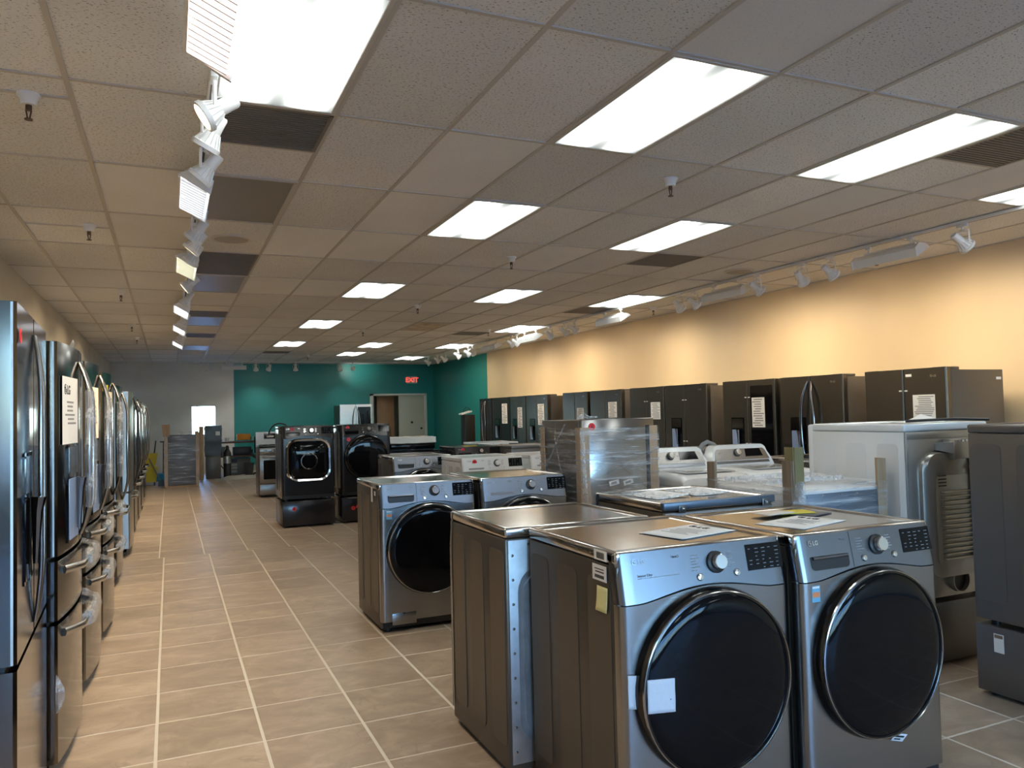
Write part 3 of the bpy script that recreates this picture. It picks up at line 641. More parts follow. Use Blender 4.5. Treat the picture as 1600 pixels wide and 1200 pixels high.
def cabinet(t, S, w=W_, d=D_, zb=0.03, h=H_, ribs=3, front_gap=0.03):
    x, y = w/2, d/2
    MB().box(-x+0.002, x-0.002, -y+front_gap, y-0.004, zb, h-0.045, 0.006).build('cabinet', S['body'], t)
    m = MB().box(-x, x, -y+front_gap+0.004, y, h-0.043, h, 0.011, 3)
    tf = max(m.bm.faces, key=lambda f: (round(f.calc_center_median().z, 4), f.calc_area()))
    bmesh.ops.inset_region(m.bm, faces=[tf], thickness=0.028); bmesh.ops.translate(m.bm, verts=tf.verts[:], vec=(0, 0, -0.0015))
    bmesh.ops.inset_region(m.bm, faces=[tf], thickness=0.006); bmesh.ops.translate(m.bm, verts=tf.verts[:], vec=(0, 0, -0.005))
    m.build('top_panel', S['top'], t)
    if ribs:
        me = MB().prism(rrect(-0.075, 0.075, 0.12, 0.895*(h/0.99), 0.03), -0.0025, 0.0025, 'x').mesh('embossed_panel', S['body'])
        for s in (-1, 1):
            for k in range(ribs): link('embossed_panel', me, t, loc=(s*(x-0.002), -y+0.145+0.225*k, 0))
    for sx in (-1, 1):
        for sy in (-1, 1): MB().cyl((sx*(x-0.06), sy*(y-0.07), 0), (sx*(x-0.06), sy*(y-0.07), zb+0.002), 0.022, n=12).build('foot', BLACKP, t)

def front_path(w, d, r=0.028, back=0.05):
    x, y = w/2, -d/2; P = [(-x, y+back), (-x, y+r)]
    for k in range(1, 6): a = PI+0.5*PI*k/5; P.append((-x+r+r*math.cos(a), y+r+r*math.sin(a)))
    n = 22
    for k in range(1, n): P.append((-x+r+(2*x-2*r)*k/n, y))
    for k in range(0, 5): a = 1.5*PI+0.5*PI*k/5; P.append((x-r+r*math.cos(a), y+r+r*math.sin(a)))
    P += [(x, y+r), (x, y+back)]; return P

def panel_box(y0, x0, x1, z0, z1, t, inset=0.0, r=0.0, corners=(1, 1, 1, 1)):     # flat plate lying on the tilted control panel
    def fn(x, y, z): return (x, y0+TILT*(z-ZB)+y, z)
    m = MB()
    poly = rrect(x0, x1, z0, z1, r, 4, corners) if r else [(x0, z0), (x1, z0), (x1, z1), (x0, z1)]
    return m.prism(poly, -t, 0.001, 'y', fn)

def rear_steel(t, w, d, z0, z1, S):                # galvanised back with flanges, screws and a raised pressing (looks along +Y)
    y = d/2; x = w/2
    m = MB(); m.box(-x+0.012, x-0.012, y-0.004, y+0.004, z0+0.03, z1, 0.002); m.build('rear_panel', GALV, t)
    MB().prism(rrect(-x+0.07, x-0.07, z0+0.12, z1-0.13, 0.09, 6), y+0.003, y+0.016, 'y').build('rear_pressing', GALV, t)
    MB().prism(rrect(-x+0.05, x-0.05, z0+0.10, z1-0.11, 0.10, 6), y+0.003, y+0.008, 'y').build('pressing_border', GALV, t)
    me = MB().lathe([(0.006, 0), (0.006, -0.004), (0.0, -0.005)], 8).mesh('screw', CHROME)
    for s in (-1, 1):
        for k in range(9): link('screw', me, t, loc=(s*(x-0.028), y+0.004, z0+0.08+(z1-z0-0.14)*k/8))
    for k in range(3): link('screw', me, t, loc=(-x+0.1+(w-0.2)*k/2, y+0.004, z1-0.02))

def front_loader(label, x0, y0, z=0.0, scheme='graphite', rot=0.0, door='round', dispenser=True, words=True, dry=False, rear=False, cover=True, group=None, cat='washing machine', name='front_load_washer', detail=True, sticker=None):
    """x0, y0: the corner of the footprint with the smallest x and y"""
    S = SCH[scheme]; w, d = W_, D_
    t = thing(name, label, cat, (x0+w/2, y0+d/2, z), rot, group)
    cabinet(t, S)
    yf = -d/2
    P = front_path(w, d)
    def shell(z0f, z1f, nz, nm, mt):
        m = MB(); cols = []
        for (px, py) in P:
            za, zb_ = z0f(px), z1f(px)
            cols.append([m.bm.verts.new((px, py+(TILT*(zz-ZB) if zz > ZB and nm == 'control_panel' else 0), zz)) for zz in [za+(zb_-za)*k/nz for k in range(nz+1)]])
        for i in range(len(cols)-1):
            for k in range(nz): m.bm.faces.new((cols[i][k], cols[i+1][k], cols[i+1][k+1], cols[i][k+1]))
        if nm == 'control_panel':                     # closed cap under the top panel
            top = [c[-1] for c in cols]; a = m.bm.verts.new((-w/2, yf+0.10, ZT)); b = m.bm.verts.new((w/2, yf+0.10, ZT)); m.bm.faces.new(top+[b, a])
        return m.build(nm, mt, t)
    shell(lambda x: arch(x)+0.003, lambda x: ZT, 4, 'control_panel', S['panel'])
    shell(lambda x: 0.075, lambda x: arch(x)-0.001, 8, 'front_panel', S['front'])
    MB().box(-w/2+0.015, w/2-0.015, yf+0.02, yf+0.05, 0.03, 0.85).build('toe_and_backing', BLACKP, t)
    # door
    zc = 0.545
    if door == 'round':
        A = Matrix.Translation((0, yf, zc))
        dr = MB().lathe([(0.309, -0.004), (0.309, 0.012), (0.304, 0.034), (0.297, 0.044), (0.290, 0.046), (0.286, 0.040)], 64, A).build('door_ring', S['ring'] if scheme == 'white' else RINGD, t)
        MB().lathe([(0.3015, 0.0395), (0.3000, 0.0455), (0.2970, 0.0470), (0.2950, 0.0445)], 64, A).build('chrome_edge', EDGEG if scheme != 'dark' else DCHROME, dr)
        MB().lathe([(0.293, 0.038), (0.286, 0.044), (0.25, 0.050), (0.20, 0.0545), (0.12, 0.058), (0.0, 0.060)], 64, A).build('door_glass', BLACKG, dr)
    else:
        def ringpts(s, yy, rr): return [(px, yf-yy, zc-0.005+pz) for px, pz in rrect(-0.285*s, 0.285*s, -0.275*s, 0.275*s, rr*s, 8)]
        m = MB(); a = m.ring(ringpts(1.04, -0.002, 0.15)); b = m.ring(ringpts(1.04, 0.02, 0.15)); c = m.ring(ringpts(1.0, 0.04, 0.15)); e = m.ring(ringpts(0.92, 0.034, 0.14)); f = m.ring(ringpts(0.89, 0.02, 0.14))
        m.bridge(a, b); m.bridge(b, c); m.bridge(c, e); m.bridge(e, f); dr = m.build('door_ring', CHROME, t)
        m = MB(); q = [m.ring(ringpts(0.90*s_, yy, 0.14)) for s_, yy in ((1.0, 0.02), (0.93, 0.05), (0.75, 0.066), (0.45, 0.072), (0.2, 0.074))]
        for i in range(4): m.bridge(q[i], q[i+1])
        m.bm.faces.new(q[-1]); m.build('door_glass', BLACKG, dr)
        MB().lathe([(0.105, 0.071), (0.11, 0.076), (0.10, 0.078), (0.095, 0.072)], 40, Matrix.Translation((0, yf, zc-0.02))).build('inner_ring', DCHROME, dr)
    # panel fittings
    ty = lambda zz: yf+TILT*(zz-ZB)
    kx, kz = 0.045, 0.926
    R = Matrix.Translation((kx, ty(kz), kz)) @ Matrix.Rotation(-math.atan(TILT), 4, 'X')
    kb = MB().lathe([(0.037, -0.004), (0.037, 0.006), (0.030, 0.010), (0.0, 0.010)], 32, R).build('knob_well', BLACKP, t)
    MB().lathe([(0.0265, 0.004), (0.0265, 0.030), (0.0235, 0.034), (0.0, 0.034)], 32, R).build('knob', S['knob'], t)
    for bx in (-0.028, 0.127):
        Rb = Matrix.Translation((bx, ty(0.884), 0.884)) @ Matrix.Rotation(-math.atan(TILT), 4, 'X')
        bt = MB().lathe([(0.0125, -0.002), (0.0125, 0.003), (0.010, 0.006), (0.0, 0.007)], 18, Rb).build('button', S['knob'], t)
    ds = panel_box(yf, 0.178, 0.331, 0.884, 0.970, 0.0025).build('display', BLACKG, t)
    if detail:
        m = MB(); rnd = random.Random(3)
        for c_ in range(5):
            for r_ in range(6):
                if rnd.random() < 0.3: continue
                xa = 0.187+0.029*c_; za = 0.890+0.0128*r_; q = rnd.uniform(0.006, 0.016)
                def fn(x, y, z_): return (x, yf+TILT*(z_-ZB)+y, z_)
                m.prism([(xa, za), (xa+q, za), (xa+q, za+0.002), (xa, za+0.002)], -0.0032, -0.0024, 'y', fn)
        stuff(m.build('display_print', mat('display_print_white', (0.22, 0.25, 0.28), 0, 0.5), ds))
        m = MB()
        for k in range(7):
            for xa, q in ((-0.056, 0.034), (0.094, 0.028)):
                za = 0.906+0.0095*k
                if k < 6: m.prism([(xa, za), (xa+q*(0.6+0.4*((k*5) % 3)/2), za), (xa+q*(0.6+0.4*((k*5) % 3)/2), za+0.003), (xa, za+0.003)], -0.001, 0.0, 'y', fn)
        stuff(m.build('program_print', S['mark'], t))
    th = math.atan(TILT)
    if words:
        on_front(link('emblem', emblem_mesh(0.0095, S['logo']), t), -0.277, ty(0.956)-0.001, 0.956, th)
        on_front(link('lettering', text_mesh('LG', 0.021, S['logo'], bold=0.0004), t), -0.264, ty(0.949)-0.001, 0.949, th)
        if detail: on_front(link('lettering', text_mesh('ThinQ', 0.0125, S['mark']), t), -0.135, ty(0.955)-0.001, 0.955, th)
    panel_box(yf, -0.0845, -0.0825, 0.836, 0.984, 0.0006).build('drawer_seam', BLACKP, t) if dispenser else None
    if dispenser:
        panel_box(yf, -0.286, -0.102, 0.862, 0.908, 0.0008, r=0.017, corners=(1, 1, 0, 0)).build('drawer_recess', BLACKP if scheme != 'dark' else BLACKG, t)
        m = MB(); m.tube([(-0.278, ty(0.905)-0.004, 0.904), (-0.11, ty(0.905)-0.004, 0.904)], 0.0065, 10); m.build('drawer_lip', S['panel'], t)
    elif dry:
        on_front(link('lettering', text_mesh('Sensor Dry', 0.0125, S['mark']), t), -0.272, ty(0.907)-0.001, 0.907, th)
        panel_box(yf, -0.272, -0.105, 0.9015, 0.903, 0.0008).build('panel_line', S['mark'], t)
    else:
        panel_box(yf, -0.272, -0.105, 0.868, 0.885, 0.0008).build('panel_line', INKG, t)
    if cover:
        m = MB(); m.box(-0.272, -0.105, yf-0.0025, yf, 0.052, 0.128, 0.002); fc = m.build('filter_cover', S['front'], t)
        MB().box(-0.20, -0.18, yf-0.004, yf-0.002, 0.120, 0.129, 0.002).build('latch', BLACKP, fc)
    if rear: rear_steel(t, w, d, 0.03, 0.94, S)
    if sticker:
        st = MB().box(-0.3, -0.262, yf-0.0012, yf+0.0005, 0.755, 0.812).build('energy_sticker', mat('sticker_blue', (0.16, 0.42, 0.62), 0, 0.4), t, 'blue and orange energy sticker')
        MB().box(-0.297, -0.265, yf-0.0018, yf-0.001, 0.772, 0.790).build('sticker_band', mat('sticker_orange', (0.75, 0.25, 0.10), 0, 0.4), st)
        MB().box(-0.297, -0.265, yf-0.0018, yf-0.001, 0.803, 0.810).build('sticker_strip', PAPER, st)
    return t

def red_dot(parent, x, y, z, r=0.024, normal='-y'):
    M = Matrix.Translation((x, y, z)) @ (Matrix() if normal == '-y' else Matrix.Rotation(PI/2, 4, 'Z'))
    o = MB().lathe([(r, -0.0003), (r, 0.0012), (0.0, 0.0012)], 24, M).build('red_sticker', RED, parent, 'round red sticker')
    MB().box(x-0.3*r, x+0.3*r, y-0.002, y-0.0008, z-0.45*r, z+0.45*r).build('sticker_mark', mat('dark_red', (0.35, 0.01, 0.02), 0, 0.5), o) if normal == '-y' else None
    return o
def side_tag(parent, x, y0, y1, z0, z1, mt, name='side_label', label=None):       # sheet on the -X side of a thing
    return MB().box(x-0.0015, x, y0, y1, z0, z1).build(name, mt, parent, label)

def pedestal(label, x0, y0, scheme='dark', rot=0.0, h=0.345):
    S = SCH[scheme]; w, d = W_, D_
    t = thing('laundry_pedestal', label, 'pedestal', (x0+w/2, y0+d/2, 0), rot)
    MB().box(-w/2+0.002, w/2-0.002, -d/2+0.03, d/2, 0.02, h, 0.005).build('cabinet', S['body'], t)
    MB().box(-w/2, w/2, -d/2, -d/2+0.03, 0.022, h-0.008, 0.007).build('drawer_front', S['front'], t)
    for sx in (-1, 1):
        for sy in (-1, 1): MB().cyl((sx*(w/2-0.05), sy*(d/2-0.06), 0), (sx*(w/2-0.05), sy*(d/2-0.06), 0.022), 0.02, n=10).build('foot', BLACKP, t)
    return t

# ---- nearest pair: dryer with the taped door, washer beside it
f1 = front_loader('graphite dryer with pale tape on its round door and a yellow note on its side', 1.305, 2.12, dispenser=False, dry=True, cover=False, cat='dryer', name='front_load_dryer')
xs = -W_/2; yb_ = -D_/2
lab = side_tag(f1, xs-0.0005, yb_+0.085, yb_+0.165, 0.952, 0.985, PAPER); 
m = MB()
for k in range(14): m.box(xs-0.0026, xs-0.0018, yb_+0.10+0.0036*k, yb_+0.1018+0.0036*k, 0.958, 0.979)
stuff(m.build('barcode', INK, lab))
lab = side_tag(f1, xs-0.0026, yb_+0.085, yb_+0.175, 0.885, 0.937, PAPER)
m = MB()
for k in range(18): m.box(xs-0.0048, xs-0.004, yb_+0.10+0.0034*k, yb_+0.1017+0.0034*k, 0.893, 0.904)
m.box(xs-0.0048, xs-0.004, yb_+0.10, yb_+0.155, 0.912, 0.916); m.box(xs-0.0048, xs-0.004, yb_+0.10, yb_+0.16, 0.922, 0.925); stuff(m.build('barcode', INK, lab))
nt_ = MB().grid(lambda u, v: (xs-0.004-0.006*(v**2)*(0.6+0.4*u), yb_+0.08+0.068*u+0.004*v, 0.868-0.082*v), 6, 6).build('yellow_note', POSTIT, f1, 'pale yellow sticky note')
sol = nt_.modifiers.new('thickness', 'SOLIDIFY'); sol.thickness = 0.0006
# tape across the door edge
def tape(parent, x0, x1, zc, h, yfun, nm):
    rnd = random.Random(nm)
    o = MB().grid(lambda u, v: (x0+(x1-x0)*u, yfun(u)-0.0012*abs(math.sin(9*u+5*v)), zc-h/2+h*v-0.006*u), 12, 8).build('tape_strip', TAPE, parent, 'pale blue masking tape over the door edge')
    s_ = o.modifiers.new('thickness', 'SOLIDIFY'); s_.thickness = 0.0008
tape(f1, -0.332, -0.268, 0.558, 0.105, lambda u: yb_-0.004-0.012*u, 'a')
tape(f1, -0.288, -0.19, 0.55, 0.105, lambda u: yb_-0.047-0.008*u, 'b')
f2 = front_loader('graphite washer with a dispenser drawer and an energy sticker, front of the group', 2.02, 2.085, sticker=True)
tg = MB().box(-0.03, 0.03, -0.001, 0.001, -0.018, 0.018, 0.0008).build('care_label', PAPER, f2, 'small white label under the door'); tg.location = (0.075, -D_/2-0.02, 0.225); tg.rotation_euler = (0.5, 0.25, 0)
m = MB(); m.box(-0.022, 0.02, -0.0018, -0.0008, 0.002, 0.010); m.box(-0.022, 0.01, -0.0018, -0.0008, -0.010, -0.004); stuff(m.build('small_print', INK, tg))
dk = front_loader('graphite dryer standing with its galvanised back to the camera', 1.215, 2.84, rot=PI, dispenser=False, cover=False, rear=True, cat='dryer', name='front_load_dryer', words=False, detail=False)
lidm = front_loader('graphite washer seen from behind, papers lying on its top', 2.18, 3.14, rot=PI, rear=True, detail=False, words=False)
# back edge of that machine: dark trim, its bluish reflection put into the colour, with two clips
MB().box(-W_/2-0.004, W_/2+0.004, D_/2-0.02, D_/2+0.012, H_-0.034, H_+0.004, 0.006, 3).build('rear_trim', BLUEMET, lidm)
for cx in (0.24, -0.28):
    b = MB(); b.box(cx-0.022, cx+0.022, D_/2+0.011, D_/2+0.018, H_-0.05, H_-0.012, 0.003); b.box(cx-0.012, cx+0.012, D_/2+0.017, D_/2+0.026, H_-0.042, H_-0.018, 0.004); b = b.build('clip', GREYSIDE, lidm)
    MB().lathe([(0.006, 0), (0.006, -0.003), (0, -0.004)], 10, Matrix.Translation((cx, D_/2+0.026, H_-0.03))).build('screw', CHROME, b)
# ---- second row
wa = front_loader('graphite washer standing alone at the aisle, its door wide and black', 1.275, 5.08, sticker=True)
side_tag(wa, xs-0.0005, yb_+0.11, yb_+0.15, 0.905, 0.935, PAPER); h_ = side_tag(wa, xs-0.006, yb_+0.17, yb_+0.21, 0.86, 0.96, PAPER, 'hanging_tag')
front_loader('graphite dryer beside the lone aisle washer, lower half hidden', 2.0, 5.06, dispenser=False, cover=False, cat='dryer', name='front_load_dryer', detail=True)
# ---- third row
front_loader('graphite washer in front of the black pedestal washers', 2.235, 8.28)
dw = front_loader('white dryer with a round red sticker on its panel', 2.74, 7.45, scheme='white', dispenser=False, cover=False, cat='dryer', name='front_load_dryer')
red_dot(dw, -0.205, yb_+TILT*0.125-0.002, 0.945, 0.026)
ew = front_loader('white front loader half hidden by the film wrapped appliance', 3.52, 7.45, scheme='white', dispenser=False, cover=False, detail=False)
red_dot(ew, -0.14, yb_+TILT*0.125-0.002, 0.938, 0.028)
mw = front_loader('dark washer with a red sticker behind the white ones', 3.57, 10.0, scheme='dark', detail=False)
red_dot(mw, -0.22, yb_+TILT*0.13-0.002, 0.95, 0.026)
nw = front_loader('dark washer seen from behind next to the red stickered one', 4.30, 9.75, scheme='slate', rot=PI, detail=False, words=False)
MB().box(-0.1, 0.1, -0.06, 0.03, 0.986, 0.992).build('yellow_leaflet', YELLOW, mw, 'yellow leaflet on the top')
front_loader('white front loader farthest back, top showing over the dark washers', 4.35, 11.1, scheme='white', detail=False, words=False)
# ---- black machines on pedestals
pedestal('black pedestal with a red dot under the square-door washer', 1.345, 10.53)
fw = front_loader('black washer with a chrome rounded-square door on a pedestal', 1.345, 10.53, 0.345, scheme='dark', door='square', cover=False)
pedestal('black pedestal under the round-door washer', 2.13, 10.56)
gw = front_loader('black washer with a large round glass door on a pedestal', 2.13, 10.56, 0.345, scheme='dark', cover=False)
red_dot(fw, -0.205, yb_+TILT*0.12-0.002, 0.945, 0.026); red_dot(gw, -0.245, yb_+TILT*0.13-0.002, 0.945, 0.028); red_dot(gw, -0.24, yb_-0.003, 0.79, 0.026)
for o in bpy.data.objects:
    if o.name.startswith('laundry_pedestal'):
        red_dot(o, -0.19, yb_-0.002, 0.245 if 'red dot' in o['label'] else 0.2, 0.027)
        if 'round-door' in o['label']: MB().prism([(-0.16, 0.20), (-0.10, 0.20), (-0.09, 0.31), (-0.12, 0.28)], yb_-0.003, yb_-0.0005, 'y').build('red_ribbon', RED, o, 'red ribbon on the drawer')

# ---- white dryer on a pedestal, back towards the camera; dark slate machine on a pedestal at the frame edge
pedestal('grey pedestal under the white dryer', 3.65, 2.98, 'slate', PI)
wd = thing('front_load_dryer', 'white dryer on a pedestal, its louvred grey back towards the camera', 'dryer', (3.65+W_/2, 2.98+D_/2, 0.345), PI)
cabinet(wd, SCH['white'], ribs=0)
me = MB().prism(rrect(-0.07, 0.07, 0.30, 0.88, 0.025), -0.0015, 0.0015, 'x').mesh('embossed_panel', WHITE)
for s in (-1, 1):
    for k in range(3): link('embossed_panel', me, wd, loc=(s*(W_/2-0.002), -D_/2+0.14+0.22*k, 0))
MB().box(-W_/2, W_/2, -D_/2-0.005, -D_/2+0.04, 0.06, 0.985, 0.012).build('front_panel', WHITE, wd)
yr = D_/2
MB().box(-W_/2+0.008, W_/2-0.008, yr-0.004, yr+0.002, 0.03, 0.945, 0.001).build('rear_panel', REARG, wd)
MB().box(W_/2-0.022, W_/2-0.004, yr, yr+0.006, 0.03, 0.943, 0.002).build('rear_flange', GALV, wd)
MB().box(-W_/2+0.01, W_/2-0.01, yr+0.001, yr+0.008, 0.905, 0.94, 0.002).build('rear_rail', REARG, wd)
# bulged cover with louvres (local +x is seen at the left from behind)
def cov(s_, yy, r): return [(px, yr+yy, pz) for px, pz in rrect(-0.235*s_+0.01, 0.245*s_, 0.14+0.04*(1-s_), 0.83-0.05*(1-s_), r, 7)]
m = MB(); q = [m.ring(cov(1.0, 0.0, 0.11)), m.ring(cov(0.98, 0.022, 0.11)), m.ring(cov(0.88, 0.036, 0.09))]
m.bridge(q[0], q[1]); m.bridge(q[1], q[2]); m.bm.faces.new(q[2]); m.build('bulged_cover', REARG, wd)
MB().prism(rrect(-0.17, 0.16, 0.22, 0.70, 0.02), yr+0.034, yr+0.040, 'y').build('cover_plate', REARG, wd)
me = MB().tube([(-0.125, 0, 0), (-0.115, 0.008, 0), (0.115, 0.008, 0), (0.125, 0, 0)], 0.007, 8).mesh('louvre', REARG)
for k in range(15): link('louvre', me, wd, loc=(-0.005, yr+0.039, 0.245+0.026*k))
me = MB().tube([(-0.03, 0, 0), (0.03, 0, 0)], 0.004, 6).mesh('slot', BLACKP)
for k in range(4): link('slot', me, wd, loc=(0.11, yr+0.04, 0.645+0.018*k))
m = MB(); m.box(-0.10, 0.045, yr+0.0, yr+0.075, 0.79, 0.90, 0.004); tb = m.build('terminal_box', REARG, wd)
MB().hexa([(0.045, yr+0.0, 0.82), (0.115, yr, 0.84), (0.115, yr+0.012, 0.84), (0.045, yr+0.07, 0.82), (0.045, yr, 0.885), (0.115, yr, 0.875), (0.115, yr+0.012, 0.875), (0.045, yr+0.07, 0.885)]).build('box_flap', GALV, tb)
for k in range(4): MB().box(-0.09+0.03*k, -0.075+0.03*k, yr+0.076, yr+0.079, 0.885, 0.896).build('terminal', CHROME, tb)
MB().lathe([(0.068, -0.002), (0.068, -0.03), (0.062, -0.03), (0.062, -0.004)], 32, Matrix.Translation((-0.03, yr, 0.115))).build('vent_collar', REARG, wd)
MB().lathe([(0.062, -0.006), (0.0, -0.006)], 32, Matrix.Translation((-0.03, yr, 0.115))).build('vent_hole', BLACKP, wd)
MB().tube([(-0.135, yr+0.045, 0.80), (-0.14, yr+0.055, 0.72), (-0.15, yr+0.055, 0.3), (-0.155, yr+0.05, 0.22)], 0.017, 10).build('hose', mat('hose_grey', (0.10, 0.10, 0.12), 0, 0.4), wd)
for z_ in (0.74, 0.56, 0.25): MB().box(-0.172, -0.118, yr+0.036, yr+0.078, z_-0.012, z_+0.012, 0.004).build('hose_clip', WPLAST, wd)
MB().tube([(-0.27, yr+0.06, 1.0), (-0.1, yr-0.02, 1.008), (0.08, yr-0.04, 1.006), (0.2, yr-0.1, 1.002)], 0.008, 8).build('power_cord', BLACKP, wd)
pg = tag(MB().grid(lambda u, v: (3.86+0.22*u, 3.05+0.16*v, 1.338+0.045*u**2*v), 6, 4).build('paper_sheet', PAPER), 'curled white leaflet on the white pedestal dryer', 'paper'); pg.modifiers.new('t', 'SOLIDIFY').thickness = 0.0006
pedestal('dark slate pedestal at the frame edge with a white label', 3.68, 1.95, 'slate')
sw = front_loader('dark slate washer on a pedestal at the frame edge', 3.68, 1.95, 0.345, scheme='slate', cover=False)
for o in bpy.data.objects:
    if o.name.startswith('laundry_pedestal') and 'frame edge' in o['label']:
        lb = side_tag(o, -W_/2-0.001, D_/2-0.145, D_/2-0.095, 0.225, 0.315, PAPER); MB().box(-W_/2-0.004, -W_/2-0.0026, D_/2-0.14, D_/2-0.1, 0.295, 0.31).build('label_header', CARDD, lb)

# ---- top loaders
def top_loader(label, x0, y0):
    w, d = W_, 0.70
    t = thing('top_load_washer', label, 'washing machine', (x0+w/2, y0+d/2, 0), 0)
    x = w/2; yf, yb = -d/2, d/2
    MB().box(-x, x, yf, yb, 0.03, 0.845, 0.022, 4).build('cabinet', WHITE, t)
    prof = [(yf+0.004, 0.845), (yf+0.004, 0.875), (yf+0.015, 0.905), (yf+0.05, 0.925), (yf+0.2, 0.936), (0.10, 0.945), (0.16, 0.943), (0.16, 0.845)]
    m = MB(); nx = 9; cols = []
    xsn = [-x+0.004, -x+0.010, -x+0.03, -x+0.06, -x+0.12, 0, x-0.12, x-0.06, x-0.03, x-0.010, x-0.004]
    drop = [0.05, 0.030, 0.012, 0.004, 0, 0, 0, 0.004, 0.012, 0.030, 0.05]
    for xx, dd in zip(xsn, drop): cols.append([m.bm.verts.new((xx, yy, max(0.846, zz-dd) if zz > 0.85 else zz)) for yy, zz in prof])
    for i in range(len(cols)-1):
        for k in range(len(prof)-1): m.bm.faces.new((cols[i][k], cols[i+1][k], cols[i+1][k+1], cols[i][k+1]))
    m.bm.faces.new(cols[0]); m.bm.faces.new(list(reversed(cols[-1]))); m.build('lid_deck', WHITE, t)
    m = MB().grid(lambda u, v: (-x+0.10+(w-0.2)*u, yf+0.10+0.32*v, 0.942+0.006*math.sin(PI*u)*math.sin(PI*v)), 10, 8)
    ld = m.build('lid_glass', mat('lid_glass', (0.42, 0.42, 0.42), 0.2, 0.12), t); ld.modifiers.new('t', 'SOLIDIFY').thickness = 0.006
    MB().lathe([(0.013, 0), (0.011, 0.003), (0, 0.004)], 16, Matrix.Translation((0, 0, 0)) ).xf(Matrix.Translation((-x, yf+0.16, 0.80)) @ Matrix.Rotation(-PI/2, 4, 'Z') @ Matrix.Scale(1.6, 4, (1, 0, 0))).build('side_plug', BLACKP, t)
    # console: slanted block with rounded shoulders
    m = MB(); y0_, y1_ = 0.17, yb
    outl = [(-x+0.0, 0.90)]+[(-x+0.10*(k/8)**1.4+0.005, 0.94+0.155*math.sin(0.5*PI*k/8)) for k in range(9)]
    outl += [(-a, b) for a, b in reversed(outl)]
    def P(a, b, back): return (a, (y0_+0.42*(b-0.90)) if not back else y1_, b+(0.02 if b > 1.05 else 0))
    A = m.ring([P(a, b, 0) for a, b in outl]); B = m.ring([P(a, b, 1) for a, b in outl]); m.bridge(A, B); m.bm.faces.new(A); m.bm.faces.new(B); m.build('console', WHITE, t)
    def fy(z): return y0_+0.42*(z-0.90)
    def plate(poly, off, nm, mt, par=t):
        mm = MB(); a = mm.ring([(p, fy(q)-off, q) for p, q in poly]); b = mm.ring([(p, fy(q)+0.002, q) for p, q in poly]); mm.bridge(a, b); mm.bm.faces.new(a); return mm.build(nm, mt, par)
    plate([(-x+0.040, 0.985), (x-0.040, 0.985), (x-0.066, 1.06), (x-0.095, 1.088), (-x+0.095, 1.088), (-x+0.066, 1.06)], 0.004, 'control_plate', STEELH)
    plate([(-x+0.05, 0.957), (x-0.05, 0.957), (x-0.055, 0.978), (-x+0.055, 0.978)], 0.006, 'trim_bar', SILVER)
    plate([(x-0.30, 1.012), (x-0.105, 1.012), (x-0.125, 1.078), (x-0.29, 1.078)], 0.006, 'display', BLACKG)
    R = Matrix.Translation((-0.045, fy(1.045)-0.004, 1.045)) @ Matrix.Rotation(-math.atan(0.42), 4, 'X')
    MB().lathe([(0.034, 0), (0.034, 0.006), (0.0, 0.006)], 28, R).build('knob_well', BLACKP, t); MB().lathe([(0.027, 0.006), (0.025, 0.034), (0, 0.036)], 28, R).build('knob', STEEL, t)
    m = MB()
    for k in range(5): m.box(-0.25+0.03*(k % 3), -0.235+0.03*(k % 3), fy(1.0+0.015*k)-0.006, fy(1.0+0.015*k)-0.004, 1.0+0.015*k, 1.003+0.015*k); m.box(0.005+0.02*(k % 2), 0.017+0.02*(k % 2), fy(1.0+0.015*k)-0.006, fy(1.0+0.015*k)-0.004, 1.0+0.015*k, 1.003+0.015*k)
    stuff(m.build('program_print', INKG, t))
    for sx in (-1, 1):
        for sy in (-1, 1): MB().cyl((sx*(x-0.06), sy*(d/2-0.06), 0), (sx*(x-0.06), sy*(d/2-0.06), 0.032), 0.02, n=10).build('foot', BLACKP, t)
    return t
top_loader('white top loader beside the film wrapped appliance', 3.58, 4.88)
t2 = top_loader('white top loader between two cardboard posts in view, with a drain hose', 4.29, 4.88)
MB().tube([(-0.36, 0.37, 0.60), (-0.355, 0.385, 0.95), (-0.345, 0.38, 1.06), (-0.30, 0.372, 1.125), (-0.25, 0.372, 1.145), (-0.18, 0.372, 1.12), (-0.13, 0.38, 1.03)], 0.020, 12).build('drain_hose', mat('hose_mid_grey', (0.22, 0.22, 0.22), 0, 0.5), t2, 'grey drain hose looped over the console')
front_loader('graphite machine with a shiny top past the white top loaders', 5.06, 4.95, detail=False, words=False, dispenser=False)
front_loader('dark machine with its flat top behind the top loaders', 5.25, 7.0, scheme='slate', rot=PI, detail=False, words=False)
